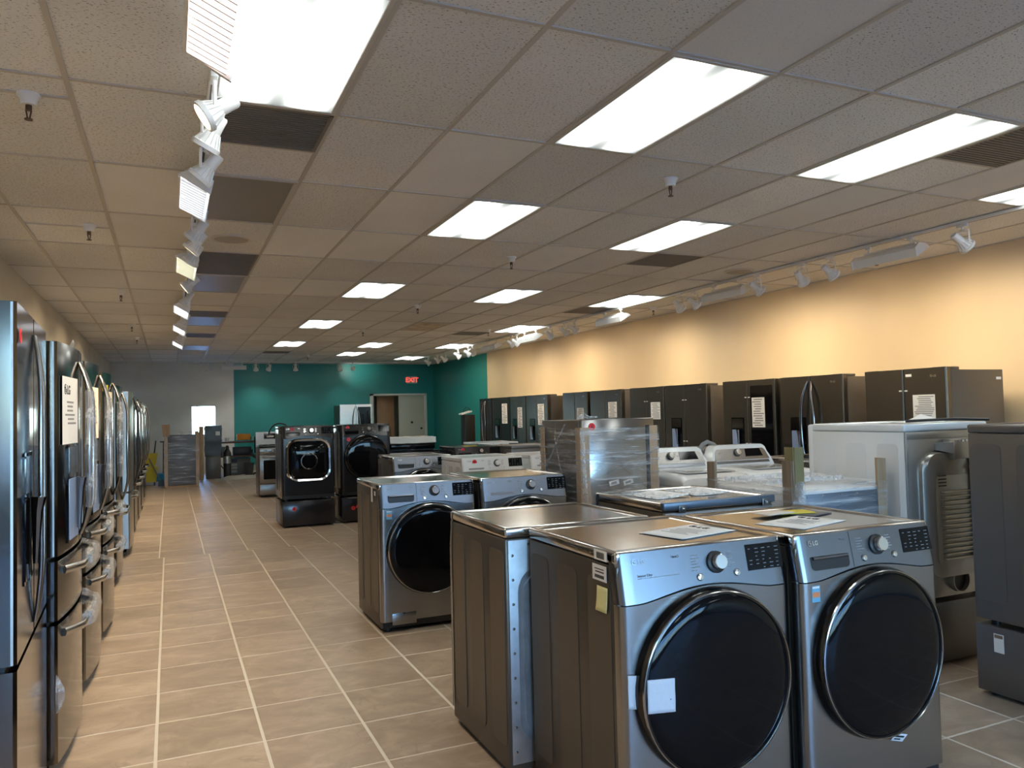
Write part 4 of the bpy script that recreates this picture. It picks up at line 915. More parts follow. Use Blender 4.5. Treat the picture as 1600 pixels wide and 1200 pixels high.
# ---- range at the aisle, stacked ranges behind
def kitchen_range(label, x0, y0, rot=0.0, guard=True, h=0.93):
    w, d = 0.755, 0.68
    t = thing('kitchen_range', label, 'range', (x0+w/2, y0+d/2, 0), rot)
    x = w/2; yf = -d/2
    MB().box(-x, x, yf+0.04, d/2, 0.03, h-0.02, 0.004).build('body', BSIDE, t)
    MB().box(-x, x, yf+0.02, d/2, h-0.02, h, 0.006).build('cooktop', BLACKG, t)
    MB().box(-x+0.003, x-0.003, yf+0.006, yf+0.05, 0.79, h-0.022, 0.006).build('knob_panel', STEELH, t)
    for k in range(5): MB().lathe([(0.024, 0), (0.022, 0.03), (0, 0.032)], 20, Matrix.Translation((-0.28+0.14*k, yf+0.006, 0.85))).build('knob', STEEL, t)
    dr = MB().box(-x+0.004, x-0.004, yf, yf+0.045, 0.25, 0.782, 0.006).build('oven_door', STEELH, t)
    MB().prism(rrect(-x+0.07, x-0.07, 0.33, 0.68, 0.015), yf-0.002, yf+0.002, 'y').build('oven_window', BLACKG, dr)
    MB().tube([(-x+0.06, yf, 0.74), (-x+0.06, yf-0.045, 0.742), (x-0.06, yf-0.045, 0.742), (x-0.06, yf, 0.74)], 0.011, 10).build('oven_handle', STEEL, dr)
    MB().box(-x+0.004, x-0.004, yf+0.002, yf+0.045, 0.05, 0.242, 0.005).build('storage_drawer', STEELH, t)
    for sx in (-1, 1):
        for sy in (-1, 1): MB().cyl((sx*(x-0.05), sy*0.26, 0), (sx*(x-0.05), sy*0.26, 0.032), 0.018, n=10).build('foot', BLACKP, t)
    for gx in (-0.18, 0.18):
        m = MB(); 
        for k in range(3): m.box(gx-0.15, gx+0.15, -0.2+0.18*k-0.006, -0.2+0.18*k+0.006, h+0.012, h+0.024); m.box(gx-0.14+0.14*k-0.006, gx-0.14+0.14*k+0.006, -0.22, 0.2, h, h+0.024)
        m.build('grate', BLACKP, t)
    if guard:
        MB().hexa([(-x, d/2-0.075, h), (x, d/2-0.075, h), (x, d/2, h), (-x, d/2, h), (-x, d/2-0.04, 1.19), (x, d/2-0.04, 1.19), (x, d/2, 1.19), (-x, d/2, 1.19)]).build('backguard', STEELH, t)
        MB().hexa([(-x+.15, d/2-0.066, 1.06), (x-.15, d/2-0.066, 1.06), (x-.15, d/2-.05, 1.06), (-x+.15, d/2-.05, 1.06), (-x+.15, d/2-0.051, 1.16), (x-.15, d/2-0.051, 1.16), (x-.15, d/2-.03, 1.16), (-x+.15, d/2-.03, 1.16)]).build('clock_display', BLACKG, t)
        MB().box(-x+0.2, -x+0.33, d/2-0.069, d/2-0.06, 1.085, 1.12).build('paper_label', PAPER, t)
    return t
kitchen_range('stainless kitchen range with a backguard, standing past the black washers', 1.5, 14.83)
kitchen_range('black topped range carrying a foam packed cooktop', 2.86, 10.78, guard=False)
m = MB().box(2.90, 3.56, 10.84, 11.36, 0.956, 1.03, 0.008); dkp = tag(m.build('packed_cooktop', BLACKG), 'black cooktop under white foam on the range', 'cooktop')
m = MB()
def crumple(m, x0, x1, y0, y1, z0, z1, amp, n=10, seed=0, sub=None):
    """closed box of small quads pushed about by noise"""
    o = Vector((seed*3.7, seed*1.3, seed*2.1)); W, Dd, Hh = x1-x0, y1-y0, z1-z0
    def dp(p):
        q = Vector(p); v = noise.noise_vector((q+o)*9.0)*amp+noise.noise_vector((q+o)*24.0)*amp*0.5; return q+v
    nx, ny, nz = (max(2, int(round(v*n))) for v in (W, Dd, Hh))
    for a in (x0, x1): m.grid(lambda u, v: dp((a, y0+Dd*u, z0+Hh*v)), ny, nz)
    for a in (y0, y1): m.grid(lambda u, v: dp((x0+W*u, a, z0+Hh*v)), nx, nz)
    for a in (z0, z1): m.grid(lambda u, v: dp((x0+W*u, y0+Dd*v, a)), nx, ny)
    bmesh.ops.remove_doubles(m.bm, verts=m.bm.verts[:], dist=0.0005); return m
tag(crumple(MB(), 2.89, 3.57, 10.83, 11.37, 1.04, 1.125, 0.010, 22, 3).build('foam_packing', FOAM), 'crumpled white foam packing on the black range', 'packing')
tag(crumple(MB(), 3.1, 3.5, 10.55, 10.68, 0.90, 0.965, 0.02, 24, 5).build('plastic_bag', CLEAR), 'crumpled clear bag by the foam packed range', 'bag') if False else None

# ---- film wrapped appliances with cardboard corner posts
def corner_post(m, x, y, sx, sy, z0, z1, a=0.055, t=0.006):
    m.box(min(x, x+sx*a), max(x, x+sx*a), min(y, y-sy*t), max(y, y-sy*t), z0, z1); m.box(min(x, x-sx*t), max(x, x-sx*t), min(y, y+sy*a), max(y, y+sy*a), z0, z1); return m
def film_shell(t, x, y, z0, z1, seed, mt, amp=0.006, n=16, open_top=False):
    o = Vector((seed*3.1, seed*5.3, seed)); m = MB()
    def dp(p):
        q = Vector(p); v = noise.noise(Vector((q.x*3, q.y*3, q.z*22))+o)*amp+noise.noise(q*11+o)*amp; d = Vector((q.x, q.y, 0)).normalized(); return q+d*(v+amp)
    for s in (-1, 1):
        m.grid(lambda u, v: dp((s*x, -y+2*y*u, z0+(z1-z0)*v)), n, int(n*2.2)); m.grid(lambda u, v: dp((-x+2*x*u, s*y, z0+(z1-z0)*v)), n, int(n*2.2))
    if not open_top: m.grid(lambda u, v: Vector((-x+2*x*u, -y+2*y*v, z1+0.004+0.006*noise.noise(Vector((u*9, v*9, seed))))), n, n)
    bmesh.ops.remove_doubles(m.bm, verts=m.bm.verts[:], dist=0.0004)
    return m.build('film_wrap', mt, t)
def band(m, pts, wdt):
    for a, b in zip(pts[:-1], pts[1:]):
        a, b = Vector(a), Vector(b); m.tube([a, b], wdt, 5, flat=0.25)
w, d = 0.67, 0.66
ws = thing('wrapped_appliance', 'tall film wrapped stainless appliance with cardboard corner posts and a red sticker', 'wrapped appliance', (2.765+w/2, 5.0+d/2, 0))
MB().box(-w/2+0.01, w/2-0.01, -d/2+0.05, d/2, 0.05, 1.378, 0.006).build('cabinet', BSIDE, ws)
MB().box(-w/2+0.02, w/2-0.02, -d/2+0.008, -d/2+0.05, 0.14, 1.385, 0.006).build('front_panel', mat('mirror_steel', (0.34, 0.335, 0.33), 1.0, 0.17), ws)
MB().box(w/2-0.085, w/2-0.068, -d/2-0.002, -d/2+0.008, 0.5, 1.33).build('dark_strip', BLACKP, ws)
MB().box(-w/2, w/2, -d/2, d/2, 0.0, 0.05, 0.004).build('base_tray', CARD, ws)
for sx in (-1, 1):
    for sy in (-1, 1): corner_post(MB(), sx*w/2, sy*d/2, -sx, -sy, 0.04, 1.325, 0.07).build('corner_post', CARD, ws)
film_shell(ws, w/2+0.006, d/2+0.006, 0.1, 1.32, 2, FILM)
m = MB(); yv = -d/2-0.018; xv = -w/2-0.018
band(m, [(-0.1, yv, 1.12), (w/2, yv, 0.80)], 0.006); band(m, [(w/2, yv, 1.15), (-0.17, yv, 0.95)], 0.009); band(m, [(-0.28, yv, 1.22), (w/2, yv, 1.19)], 0.004); band(m, [(-0.28, yv, 1.05), (0.1, yv, 1.09)], 0.005); band(m, [(-0.3, yv, 1.0), (w/2, yv, 1.03)], 0.003)
band(m, [(xv, -d/2, 1.02), (xv, 0.2, 0.82)], 0.008); band(m, [(xv, d/2, 1.27), (xv, -0.05, 1.25)], 0.006); band(m, [(xv, -0.12, 1.35), (xv, 0.25, 0.98)], 0.007); band(m, [(xv, 0.03, 1.38), (xv, 0.05, 1.24), (xv, -0.05, 0.96)], 0.004); band(m, [(xv, d/2, 1.36), (xv, -d/2, 1.2)], 0.004)
m.build('film_folds', FILMD, ws)
for sx, zz in ((-1, 0.0),): MB().tube([(sx*w/2, -d/2-0.02, 0.3), (sx*w/2+0.02, -d/2-0.026, 0.7), (sx*w/2, -d/2-0.02, 1.31)], [0.02, 0.026, 0.014], 9).build('gathered_film', CLEAR, ws)
red_dot(ws, -0.235, -d/2+0.004, 1.33, 0.028)
for cx, cz, a in ((-0.055, 0.905, 0.16), (0.07, 0.905, 0.22)):
    o = MB().box(-0.042, 0.042, -0.001, 0.001, -0.018, 0.018).build('paper_label', PAPER, ws); o.location = (cx, -d/2+0.004, cz); o.rotation_euler = (0, -a, 0)
    MB().box(-0.028, 0.02, -0.002, -0.001, -0.009, 0.008).build('label_print', INKG, o)
MB().prism(rrect(-0.2, -0.145, 0.76, 0.84, 0.015), -d/2-0.02, -d/2-0.017, 'y').build('blue_tape', BLUEP, ws, 'scrap of blue tape')
MB().tube([(-0.2, -0.05, 1.39), (-0.18, -0.06, 1.40), (-0.14, -0.04, 1.415), (-0.12, -0.08, 1.395), (-0.05, -0.1, 1.40)], [0.008, 0.018, 0.024, 0.014, 0.006], 8).build('film_knot', CLEAR, ws)

# blue-grey panelled dryer in film behind the front washer
w, d = 0.665, 0.68
sd = thing('wrapped_appliance', 'low film wrapped machine with a blue grey ribbed back and three cardboard posts', 'wrapped appliance', (2.925+w/2, 3.06+d/2, 0))
MB().box(-w/2+0.012, w/2-0.012, -d/2+0.012, d/2-0.01, 0.03, 1.0, 0.008).build('cabinet', WHITE, sd)
MB().box(-w/2+0.02, w/2-0.02, -d/2+0.004, -d/2+0.014, 0.06, 0.985, 0.003).build('back_panel', BLUEMET, sd)
for k in range(9): MB().tube([(-w/2+0.05, -d/2+0.003, 0.2+0.085*k), (w/2-0.05, -d/2+0.003, 0.2+0.085*k)], 0.006, 6, flat=0.6).build('pressed_rib', BLUEMET, sd)
me = MB().lathe([(0.006, 0), (0.005, 0.003), (0, 0.004)], 10).mesh('screw', CHROME)
for k in range(5): link('screw', me, sd, loc=(-0.24+0.12*k, -d/2+0.004, 0.972))
for sx, sy, h in ((-1, -1, 1.165), (1, -1, 1.15), (-1, 1, 1.13), (1, 1, 1.12)): corner_post(MB(), sx*w/2, sy*d/2, -sx, -sy, 0.03, h, 0.065).build('corner_post', CARDD if sx < 0 else CARD, sd)
corner_post(MB(), -w/2+0.012, -d/2-0.004, 1, 1, 1.05, 1.235, 0.06).build('taped_corner_post', mat('taped_cardboard', (0.22, 0.18, 0.08), 0, 0.5), sd)
film_shell(sd, w/2+0.004, d/2+0.004, 0.08, 1.03, 4, FILM)
MB().tube([(-w/2+0.03, -d/2-0.02, 0.2), (-w/2+0.035, -d/2-0.026, 0.6), (-w/2+0.03, -d/2-0.02, 1.06)], [0.02, 0.03, 0.026], 9).build('gathered_film', CLEAR, sd)
crumple(MB(), -w/2+0.05, w/2-0.05, -0.1, 0.25, 1.02, 1.045, 0.008, 22, 9).build('film_heap', CLEAR, sd)

# ---- loose papers
def sheet(x, y, z, rz, w=0.216, h=0.279, curl=0.0, mt=PAPER, logo=True, label='', seed=1):
    t = thing('paper_sheet', label, 'paper', (x, y, z), rz)
    o = MB().grid(lambda u, v: (-w/2+w*u, -h/2+h*v, 0.0008+curl*(u**3)), 8, 8).build('sheet', mt, t); o.modifiers.new('t', 'SOLIDIFY').thickness = 0.0006
    if logo:
        link('emblem', emblem_mesh(0.016, INK), t, loc=(-0.06, h/2-0.045, 0.0016)); link('lettering', text_mesh('LG', 0.042, INK, bold=0.0008), t, loc=(-0.036, h/2-0.06, 0.0016))
        rnd = random.Random(seed); m = MB()
        for k in range(6):
            yy = h/2-0.10-0.022*k; q = rnd.uniform(0.05, 0.08); m.box(-q, q*rnd.uniform(0.5, 1), yy-0.002, yy+0.002, 0.0014, 0.0019)
        stuff(m.build('small_print', INKG, t))
    return t
TOPZ = 0.9845
sheet(1.78, 2.41, TOPZ+0.0015, -1.35, 0.216, 0.30, label='white printed sheet on top of the taped dryer')
sheet(2.30, 2.37, TOPZ, -1.30, 0.216, 0.32, label='white printed sheet with a round logo on the front washer')
for k, (dx, dy, rz, mt, lb) in enumerate(((0.18, 0.14, 0.3, mat('booklet_dark', (0.07, 0.08, 0.10), 0, 0.3), 'dark booklet under papers on the front washer'), (0.13, 0.20, -0.2, YELLOW, 'yellow booklet on the front washer'), (0.02, 0.20, 0.1, mat('leaflet_cream', (0.70, 0.60, 0.52), 0, 0.5), 'cream leaflet on the front washer'))):
    o = MB().box(-0.08, 0.08, -0.05, 0.05, 0, 0.004, 0.001).build('booklet', mt); o.location = (2.33+dx, 2.38+dy, TOPZ+0.0045*k); o.rotation_euler = (0, 0, rz); tag(o, lb, 'booklet')
for k, (x, y, rz, lb) in enumerate(((2.38, 3.50, 0.1, 'bagged white leaflets on the machine seen from behind, aisle side'), (2.655, 3.50, -0.08, 'bagged white leaflets on the machine seen from behind, wall side'))):
    t = sheet(x, y, TOPZ+0.001*k, rz, 0.21, 0.30, 0.012, PAPER, False, lb)
    crumple(MB(), -0.11, 0.11, -0.155, 0.155, 0.004, 0.012, 0.004, 24, 20+k).build('clear_bag', CLEAR, t)

# ================================================================== REFRIGERATORS
def fridge(label, x, y, rot, w=0.91, h=1.775, d=0.80, skin=BSTEEL, side=BSIDE, bulge=0.0, handles='bow', split=True, drawers=((0.09, 0.68),), dispenser=False, window=False, note=None, logo=True, bagged=False, name='french_door_refrigerator', posts=False, cheap=False, hsteel=None, trimsteel=STEEL, bow=0.075, drawer_handles=True, stand=0.048, hr=1.0):
    """x, y: centre of the front line; fronts look along local -Y"""
    t = thing(name, label, 'refrigerator', (x, y, 0), rot)
    X = w/2; dt = 0.065
    def yf(xx): return -bulge*(1-(xx/X)**2)
    MB().box(-X+0.004, X-0.004, dt+0.012, d, 0.03, h-0.025, 0.006).build('case', side, t)
    MB().box(-X+0.02, X-0.02, dt*0.5, dt+0.014, 0.05, h-0.05).build('gasket', BLACKP, t)
    MB().box(-X+0.02, X-0.02, 0.03, dt+0.02, 0.02, 0.085, 0.003).build('toe_grille', BLACKP, t)
    for s in (-1, 1): MB().box(s*(X-0.09)-0.06, s*(X-0.09)+0.06, 0.01, dt+0.16, h-0.024, h+0.004, 0.006).build('hinge_cover', side, t)
    zd = drawers[-1][1]+0.018
    def slab(xa, xb, z0, z1, nm):
        n = 12; c = 0.010; fr = []
        for k in range(n+1): xx = xa+c+(xb-xa-2*c)*k/n; fr.append((xx, yf(xx)))
        poly = [(xa, dt), (xa, yf(xa)+c)]+fr+[(xb, yf(xb)+c), (xb, dt)]
        return MB().prism(poly, z0, z1, 'z').build(nm, skin, t)
    gap = 0.003
    doors = [slab(-X, -gap, zd, h, 'door'), slab(gap, X, zd, h, 'door')] if split else [slab(-X, X, zd, h, 'door')]
    dws = [slab(-X, X, z0, z1, 'freezer_drawer') for z0, z1 in drawers]
    if not cheap:
        for s in (-1, 1): MB().box(s*(X-0.0012)-0.0015, s*(X-0.0012)+0.0015, yf(X)+0.009, yf(X)+0.016, zd+0.002, h-0.002).build('edge_trim', trimsteel, doors[0 if s < 0 else -1])
    if handles == 'bow':
        for s, dr in zip((-1, 1), doors if split else doors*2):
            z0, z1 = zd+0.03, h-0.06; n = 18; pts = []; rr = []
            for k in range(n+1):
                u = k/n; b = math.sin(PI*u)**0.8; pts.append((s*(0.020+bow*b), yf(0)-0.004-stand*min(1, b*1.6), z0+(z1-z0)*u)); rr.append((0.008+0.004*b)*hr)
            hd = MB().tube(pts, rr, 12).build('handle', hsteel or HANDG, dr)
            if bagged: MB().tube([(px+0.004*noise.noise(Vector((k*.9, s, 1))), py, pz) for k, (px, py, pz) in enumerate(pts)][3:-3], [q+0.006+0.006*abs(noise.noise(Vector((k*1.7, s, 4)))) for k, q in enumerate(rr)][3:-3], 9).build('film_sleeve', SLEEVE, hd)
        for (z0, z1), dr in (zip(drawers, dws) if drawer_handles else ()):
            zz = z1-0.05; pts = []; n = 14
            for k in range(n+1):
                u = k/n; xx = -X*0.80+1.6*X*u; b = min(1, math.sin(PI*u)*2.2); pts.append((xx, yf(xx)-0.004-0.05*b, zz))
            hd = MB().tube(pts, 0.009, 10, flat=1.9).build('handle', mat('drawer_handle_steel', (0.66, 0.65, 0.63), 1.0, 0.25), dr)
            if bagged:
                pp = pts[4:]; o_ = z0
                MB().tube([Vector(p)+noise.noise_vector(Vector((k*1.1, o_*7, 2)))*0.006 for k, p in enumerate(pp)], [0.022+0.03*abs(noise.noise(Vector((k*1.3, o_*5, 8)))) for k in range(len(pp))], 7, flat=1.3).build('film_sleeve', SLEEVE, hd)
    elif handles == 'clip':
        for s, dr in zip((-1, 1), doors):
            for zz in (h-0.21, zd+0.30): MB().box(s*0.030-0.014, s*0.030+0.014, yf(0)-0.010, yf(0)+0.001, zz-0.006, zz+0.006, 0.002).build('transit_clip', WPLAST, dr)
    if dispenser:
        dr = doors[0]; xa, xb = -X*0.66, -X*0.16; za, zb_ = (zd+0.03, zd+0.455) if dispenser == 'film' else (zd+0.20, zd+0.62); yy = min(yf(xa), yf(xb))
        TD = Matrix.Translation(((xa+xb)/2, (yf(xa)+yf(xb))/2-bulge*((xb-xa)/2/X)**2-yy, 0)) @ Matrix.Rotation(math.atan2(yf(xb)-yf(xa), xb-xa), 4, 'Z') @ Matrix.Translation((-(xa+xb)/2, 0, 0)); TD = Matrix.Translation((0, 0, 0)) @ TD
        MB().prism(rrect(xa, xb, za, zb_, 0.012), yy-0.004, yy+0.012, 'y').xf(TD).build('dispenser_bezel', BLACKG, dr)
        MB().prism(rrect(xa+0.012, xb-0.012, zb_-0.13, zb_-0.012, 0.006), yy-0.007, yy-0.003, 'y').xf(TD).build('dispenser_screen', STEELH if dispenser == 'film' else BSTEELG, dr)
        MB().prism(rrect(xa+0.014, xb-0.10 if dispenser != 'film' else xb-0.014, za+0.012, zb_-0.15, 0.008), yy-0.006, yy-0.003, 'y').xf(TD).build('dispenser_film', BLUEF if dispenser != 'dark' else BLACKG, dr, 'pale blue protective film' if dispenser != 'dark' else None)
        MB().tube([((xa+xb)/2+0.03, yy-0.03, zb_-0.15), ((xa+xb)/2+0.03, yy-0.025, zb_-0.2), ((xa+xb)/2+0.03, yy-0.02, za+0.05)], [0.022, 0.016, 0.008], 8).xf(TD).build('dispenser_paddle', DCHROME, dr)
    if window:
        MB().prism(rrect(0.055, X-0.04, zd+0.06, h-0.07, 0.012), yf(0.2)-0.004, yf(0.2)+0.012, 'y').build('glass_window', BLACKG, doors[-1])
    if note:
        for (xa, xb, za, zb_, mt, lg) in note:
            dr = doors[0 if (xa+xb) < 0 else -1]; xm = (xa+xb)/2; hw = (xb-xa)/2; sag = bulge*(hw/X)**2
            o = MB().box(-hw, hw, -0.0006, 0.0004, za, zb_).build('paper_note', mt, dr, 'printed paper sheet taped to the door')
            o.location = (xm, (yf(xa)+yf(xb))/2-sag-(0.0055 if window else 0.0015), 0); o.rotation_euler = (0, 0, math.atan2(yf(xb)-yf(xa), xb-xa)); yy = -0.0006
            if lg:
                on_front(link('emblem', emblem_mesh(0.022, INK), o), -hw+0.055, yy-0.0004, zb_-0.055); on_front(link('lettering', text_mesh('LG', 0.055, INK, bold=0.001), o), -hw+0.085, yy-0.0004, zb_-0.075)
                print_lines(o, -hw+0.05, hw-0.03, za+0.08, zb_-0.10, yy, 6, 5)
            else: print_lines(o, -hw+0.01, hw-0.01, za+0.01, zb_-0.01, yy, 12, int(abs(y)*10))
    if logo:
        on_front(link('emblem', emblem_mesh(0.012, CHROME), doors[-1]), X-0.15, yf(X-0.15)-0.002, h-0.075); on_front(link('lettering', text_mesh('LG', 0.028, CHROME), doors[-1]), X-0.132, yf(X-0.13)-0.002, h-0.085)
    for s in (-1, 1):
        for yy in (0.12, d-0.08): MB().cyl((s*(X-0.08), yy, 0), (s*(X-0.08), yy, 0.035), 0.022, n=10).build('foot', BLACKP, t)
    return t
# beige wall row (fronts look towards the aisle)
RW = [  # y centre, options
 (5.29, 0.91, dict(handles='clip', note=[(0.10, 0.335, 1.29, 1.525, PAPER, False)]), 'black steel fridge nearest the camera on the beige wall, white sheet on one door'),
 (6.485, 0.92, dict(handles='bow', dispenser=True, hr=1.5, hsteel=DCHROME), 'black steel fridge with tall bowed handles and a dispenser'),
 (7.50, 0.93, dict(handles='clip', dispenser=True, window=True, note=[(0.08, 0.30, 1.20, 1.56, PAPER, False)]), 'black steel fridge with a dark glass door panel and long paper sheet'),
 (8.77, 0.95, dict(handles='clip', dispenser=True), 'black steel fridge with a dispenser and no paper, fourth along the beige wall'),
 (9.71, 0.90, dict(handles='clip', note=[(0.12, 0.36, 1.30, 1.55, PAPER, False)], dispenser=True), 'black steel fridge fifth along the beige wall, paper behind the wrapped appliance'),
 (10.90, 0.98, dict(handles='none', note=[(0.10, 0.36, 1.33, 1.58, PAPER, False)]), 'black steel fridge sixth along the beige wall'),
 (11.935, 0.90, dict(handles='none', note=[(0.08, 0.32, 1.28, 1.50, PAPER, False)]), 'black steel fridge seventh along the beige wall'),
 (13.48, 0.95, dict(handles='none', dispenser=True, note=[(0.06, 0.33, 1.20, 1.60, PAPER, False)]), 'black steel fridge eighth along the beige wall, after the wide gap'),
 (14.37, 0.74, dict(handles='none', dispenser=True, note=[(0.0, 0.22, 1.14, 1.55, PAPER, False)]), 'narrow black fridge ninth along the beige wall'),
 (15.24, 0.97, dict(handles='none', dispenser=True, note=[(0.06, 0.34, 1.22, 1.64, PAPER, False)], skin=DKPAINT), 'glossy black fridge tenth along the beige wall'),
 (16.12, 0.72, dict(handles='bow', skin=DKPAINT), 'glossy black fridge with bowed handles next to the teal wall')]
for k, (yc, w, opt, lb) in enumerate(RW):
    t = fridge(lb, 6.5, yc, -PI/2, w=w, cheap=k > 4, **opt)
    if k == 0:
        for nm_, xa, xb, za, zb_ in (('barcode_label', 0.03, 0.095, 1.70, 1.725),): MB().box(xa, xb, -0.0015, 0.0, za, zb_).build(nm_, PAPER, t)
        MB().box(0.4505, 0.452, 0.70, 0.77, 1.655, 1.68).build('side_label', PAPER, t)
MB_l = [(-0.40, -0.16, 1.66, 1.69)]
# aisle row against the other wall (fronts look towards +x)
LG = [
 (3.16, 0.91, -0.436, dict(h=1.82, drawer_handles=False, bow=0.03, stand=0.022, hr=0.75, skin=BSTEELG, side=GREYSIDE, handles='bow', drawers=((0.07, 0.72),), dispenser='dark', bulge=0.0, bagged=False), 'glossy dark fridge closest to the camera with a red sticker'),
 (4.125, 0.92, -0.425, dict(h=1.79, skin=BSTEELG, side=GREYSIDE, handles='bow', drawers=((0.07, 0.625), (0.643, 0.885)), dispenser='film', bulge=0.036, bagged=True, note=[(-0.40, -0.09, 1.36, 1.65, PAPER, True)]), 'glossy dark fridge with film sleeved handles and a white logo sheet'),
 (5.205, 0.91, -0.42, dict(h=1.785, skin=BSTEELG, side=BSIDE, handles='bow', drawers=((0.07, 0.625), (0.643, 0.885)), dispenser='film', bulge=0.036, bagged=True, note=[(-0.40, -0.10, 1.36, 1.65, PAPERC, True)]), 'glossy dark fridge with a cream logo sheet, third in the aisle row'),
 (6.235, 0.91, -0.41, dict(h=1.785, skin=BSTEELG, side=BSIDE, handles='bow', drawers=((0.07, 0.625), (0.643, 0.885)), bulge=0.036, bagged=True, hsteel=DCHROME, note=[(-0.36, -0.10, 1.40, 1.66, PAPERC, True)]), 'glossy dark fridge with dark bowed handles, fourth in the aisle row'),
 (8.1, 0.91, -0.43, dict(skin=BSTEELG, handles='bow', bulge=0.02), 'dark fridge just before the silver one in the aisle row'),
 (9.75, 0.92, -0.40, dict(skin=STEEL, side=mat('silver_side', (0.5, 0.51, 0.52), 0.4, 0.4), handles='bow', bulge=0.02, hsteel=BLACKP), 'silver fridge with black bowed handles far along the aisle row'),
 (11.6, 0.91, -0.42, dict(skin=DKPAINT, handles='bow', bulge=0.015), 'black fridge just past the silver one in the aisle row'),
 (12.9, 0.91, -0.42, dict(skin=DKPAINT, handles='bow', bulge=0.015), 'black fridge third from the far end of the aisle row'),
 (14.3, 0.91, -0.42, dict(skin=DKPAINT, handles='bow', bulge=0.015), 'black fridge second from the far end of the aisle row'),
 (15.8, 0.91, -0.42, dict(skin=DKPAINT, handles='bow', bulge=0.015), 'black fridge at the far end of the aisle row')]
for k, (yc, w, xf, opt, lb) in enumerate(LG):
    t = fridge(lb, xf, yc, PI/2, w=w, d=0.80, cheap=k > 5, logo=k > 0, **opt)
    if k == 0: t.rotation_euler.z += 0.042
    if k == 0: red_dot(t, -0.40, -0.004, 1.72, 0.024)
    if k == 3: MB().prism([(-0.38, 1.66), (-0.33, 1.66), (-0.33, 1.70), (-0.38, 1.70)], -0.03, -0.02, 'y').build('yellow_tag', YELLOW, t, 'yellow tag at the top of the door')
    if k == 1:
        fo = MB().grid(lambda u, v: (0.06+0.11*u+0.03*v, 0.02-0.02*v, 1.78+0.075*v*(1-0.4*abs(u-0.5))), 5, 5).build('loose_film', CLEAR, t); fo.modifiers.new('t', 'SOLIDIFY').thickness = 0.002
        MB().grid(lambda u, v: (-0.455-0.02*math.sin(PI*v), 0.004-0.035*math.sin(PI*u)*math.sin(PI*v), 0.27+0.16*v), 6, 6).build('film_scrap', SLEEVE, t)
# silver french door at the back by the doorway
fridge('silver fridge at the back beside the doorway', 4.70, 21.2, 0.0, w=0.90, skin=mat('bright_steel', (0.62, 0.61, 0.58), 1.0, 0.2), handles='bow', window=True, cheap=True, logo=False)
bpy_r = None

# ================================================================== BACK OF THE SHOP
# EXIT sign
ex = thing('exit_sign', 'white exit sign with red letters high on the teal wall', 'sign', (6.835, YB-0.01, 2.53))
MB().box(-0.165, 0.165, -0.035, 0.0, -0.11, 0.11, 0.008).build('sign_box', WPLAST, ex)
on_front(link('lettering', text_mesh('EXIT', 0.20, EXITR, 'CENTER', 0.004), ex), 0.0, -0.037, -0.07)
# white machine behind the black washers
wt = top_loader('white top loader behind the black pedestal washers', 1.75, 13.0); wt.location.z = 0.18
tag(MB().box(1.76, 2.42, 13.03, 13.67, 0.0, 0.18, 0.006).build('shipping_base', CARD), 'cardboard shipping base under the far white top loader', 'shipping base')
MB().tube([(-0.5+0.3*math.cos(a)*0.6+0.1, 0.1, 0.98+0.2*math.sin(a)) for a in [PI*k/12 for k in range(13)]], 0.012, 8).build('hose_loop', BLACKP, wt)
# wrapped stack at the end of the aisle
w, d = 0.68, 0.66
ps = thing('wrapped_appliance', 'bluish film wrapped stack with cardboard posts at the end of the aisle', 'wrapped appliance', (-0.1+w/2, 18.25+d/2, 0))
MB().box(-w/2+0.02, w/2-0.02, -d/2+0.02, d/2-0.02, 0.04, 1.13, 0.01).build('contents', mat('blue_black', (0.035, 0.04, 0.06), 0.2, 0.35), ps)
MB().box(-w/2, w/2, -d/2, d/2, 0.0, 0.04).build('base_tray', CARD, ps)
for sx, sy, h in ((-1, -1, 1.10), (1, -1, 1.18), (1, 1, 1.2), (-1, 1, 1.15)): corner_post(MB(), sx*w/2, sy*d/2, -sx, -sy, 0.02, h, 0.06).build('corner_post', CARD, ps)
MB().hexa([(-w/2-0.03, -d/2+0.02, 1.10), (-w/2+0.10, -d/2+0.02, 1.10), (-w/2+0.10, -d/2+0.03, 1.10), (-w/2-0.03, -d/2+0.03, 1.10), (-w/2-0.06, -d/2+0.02, 1.36), (-w/2+0.10, -d/2+0.02, 1.37), (-w/2+0.10, -d/2+0.03, 1.37), (-w/2-0.06, -d/2+0.03, 1.36)]).build('cardboard_flap', CARD, ps)
film_shell(ps, w/2+0.004, d/2+0.004, 0.05, 1.12, 7, FILMD, 0.01)
m = MB(); band(m, [(-0.3, -d/2-0.03, 0.80), (0.3, -d/2-0.03, 0.82)], 0.008); band(m, [(-0.3, -d/2-0.03, 0.22), (0.3, -d/2-0.03, 0.2)], 0.01); band(m, [(-0.25, -d/2-0.03, 0.05), (0.3, -d/2-0.03, 0.16)], 0.01); m.build('film_folds', FILMD, ps)
crumple(MB(), -0.05, 0.34, -0.3, 0.1, 1.13, 1.19, 0.03, 20, 11).build('film_heap', CLEAR, ps)
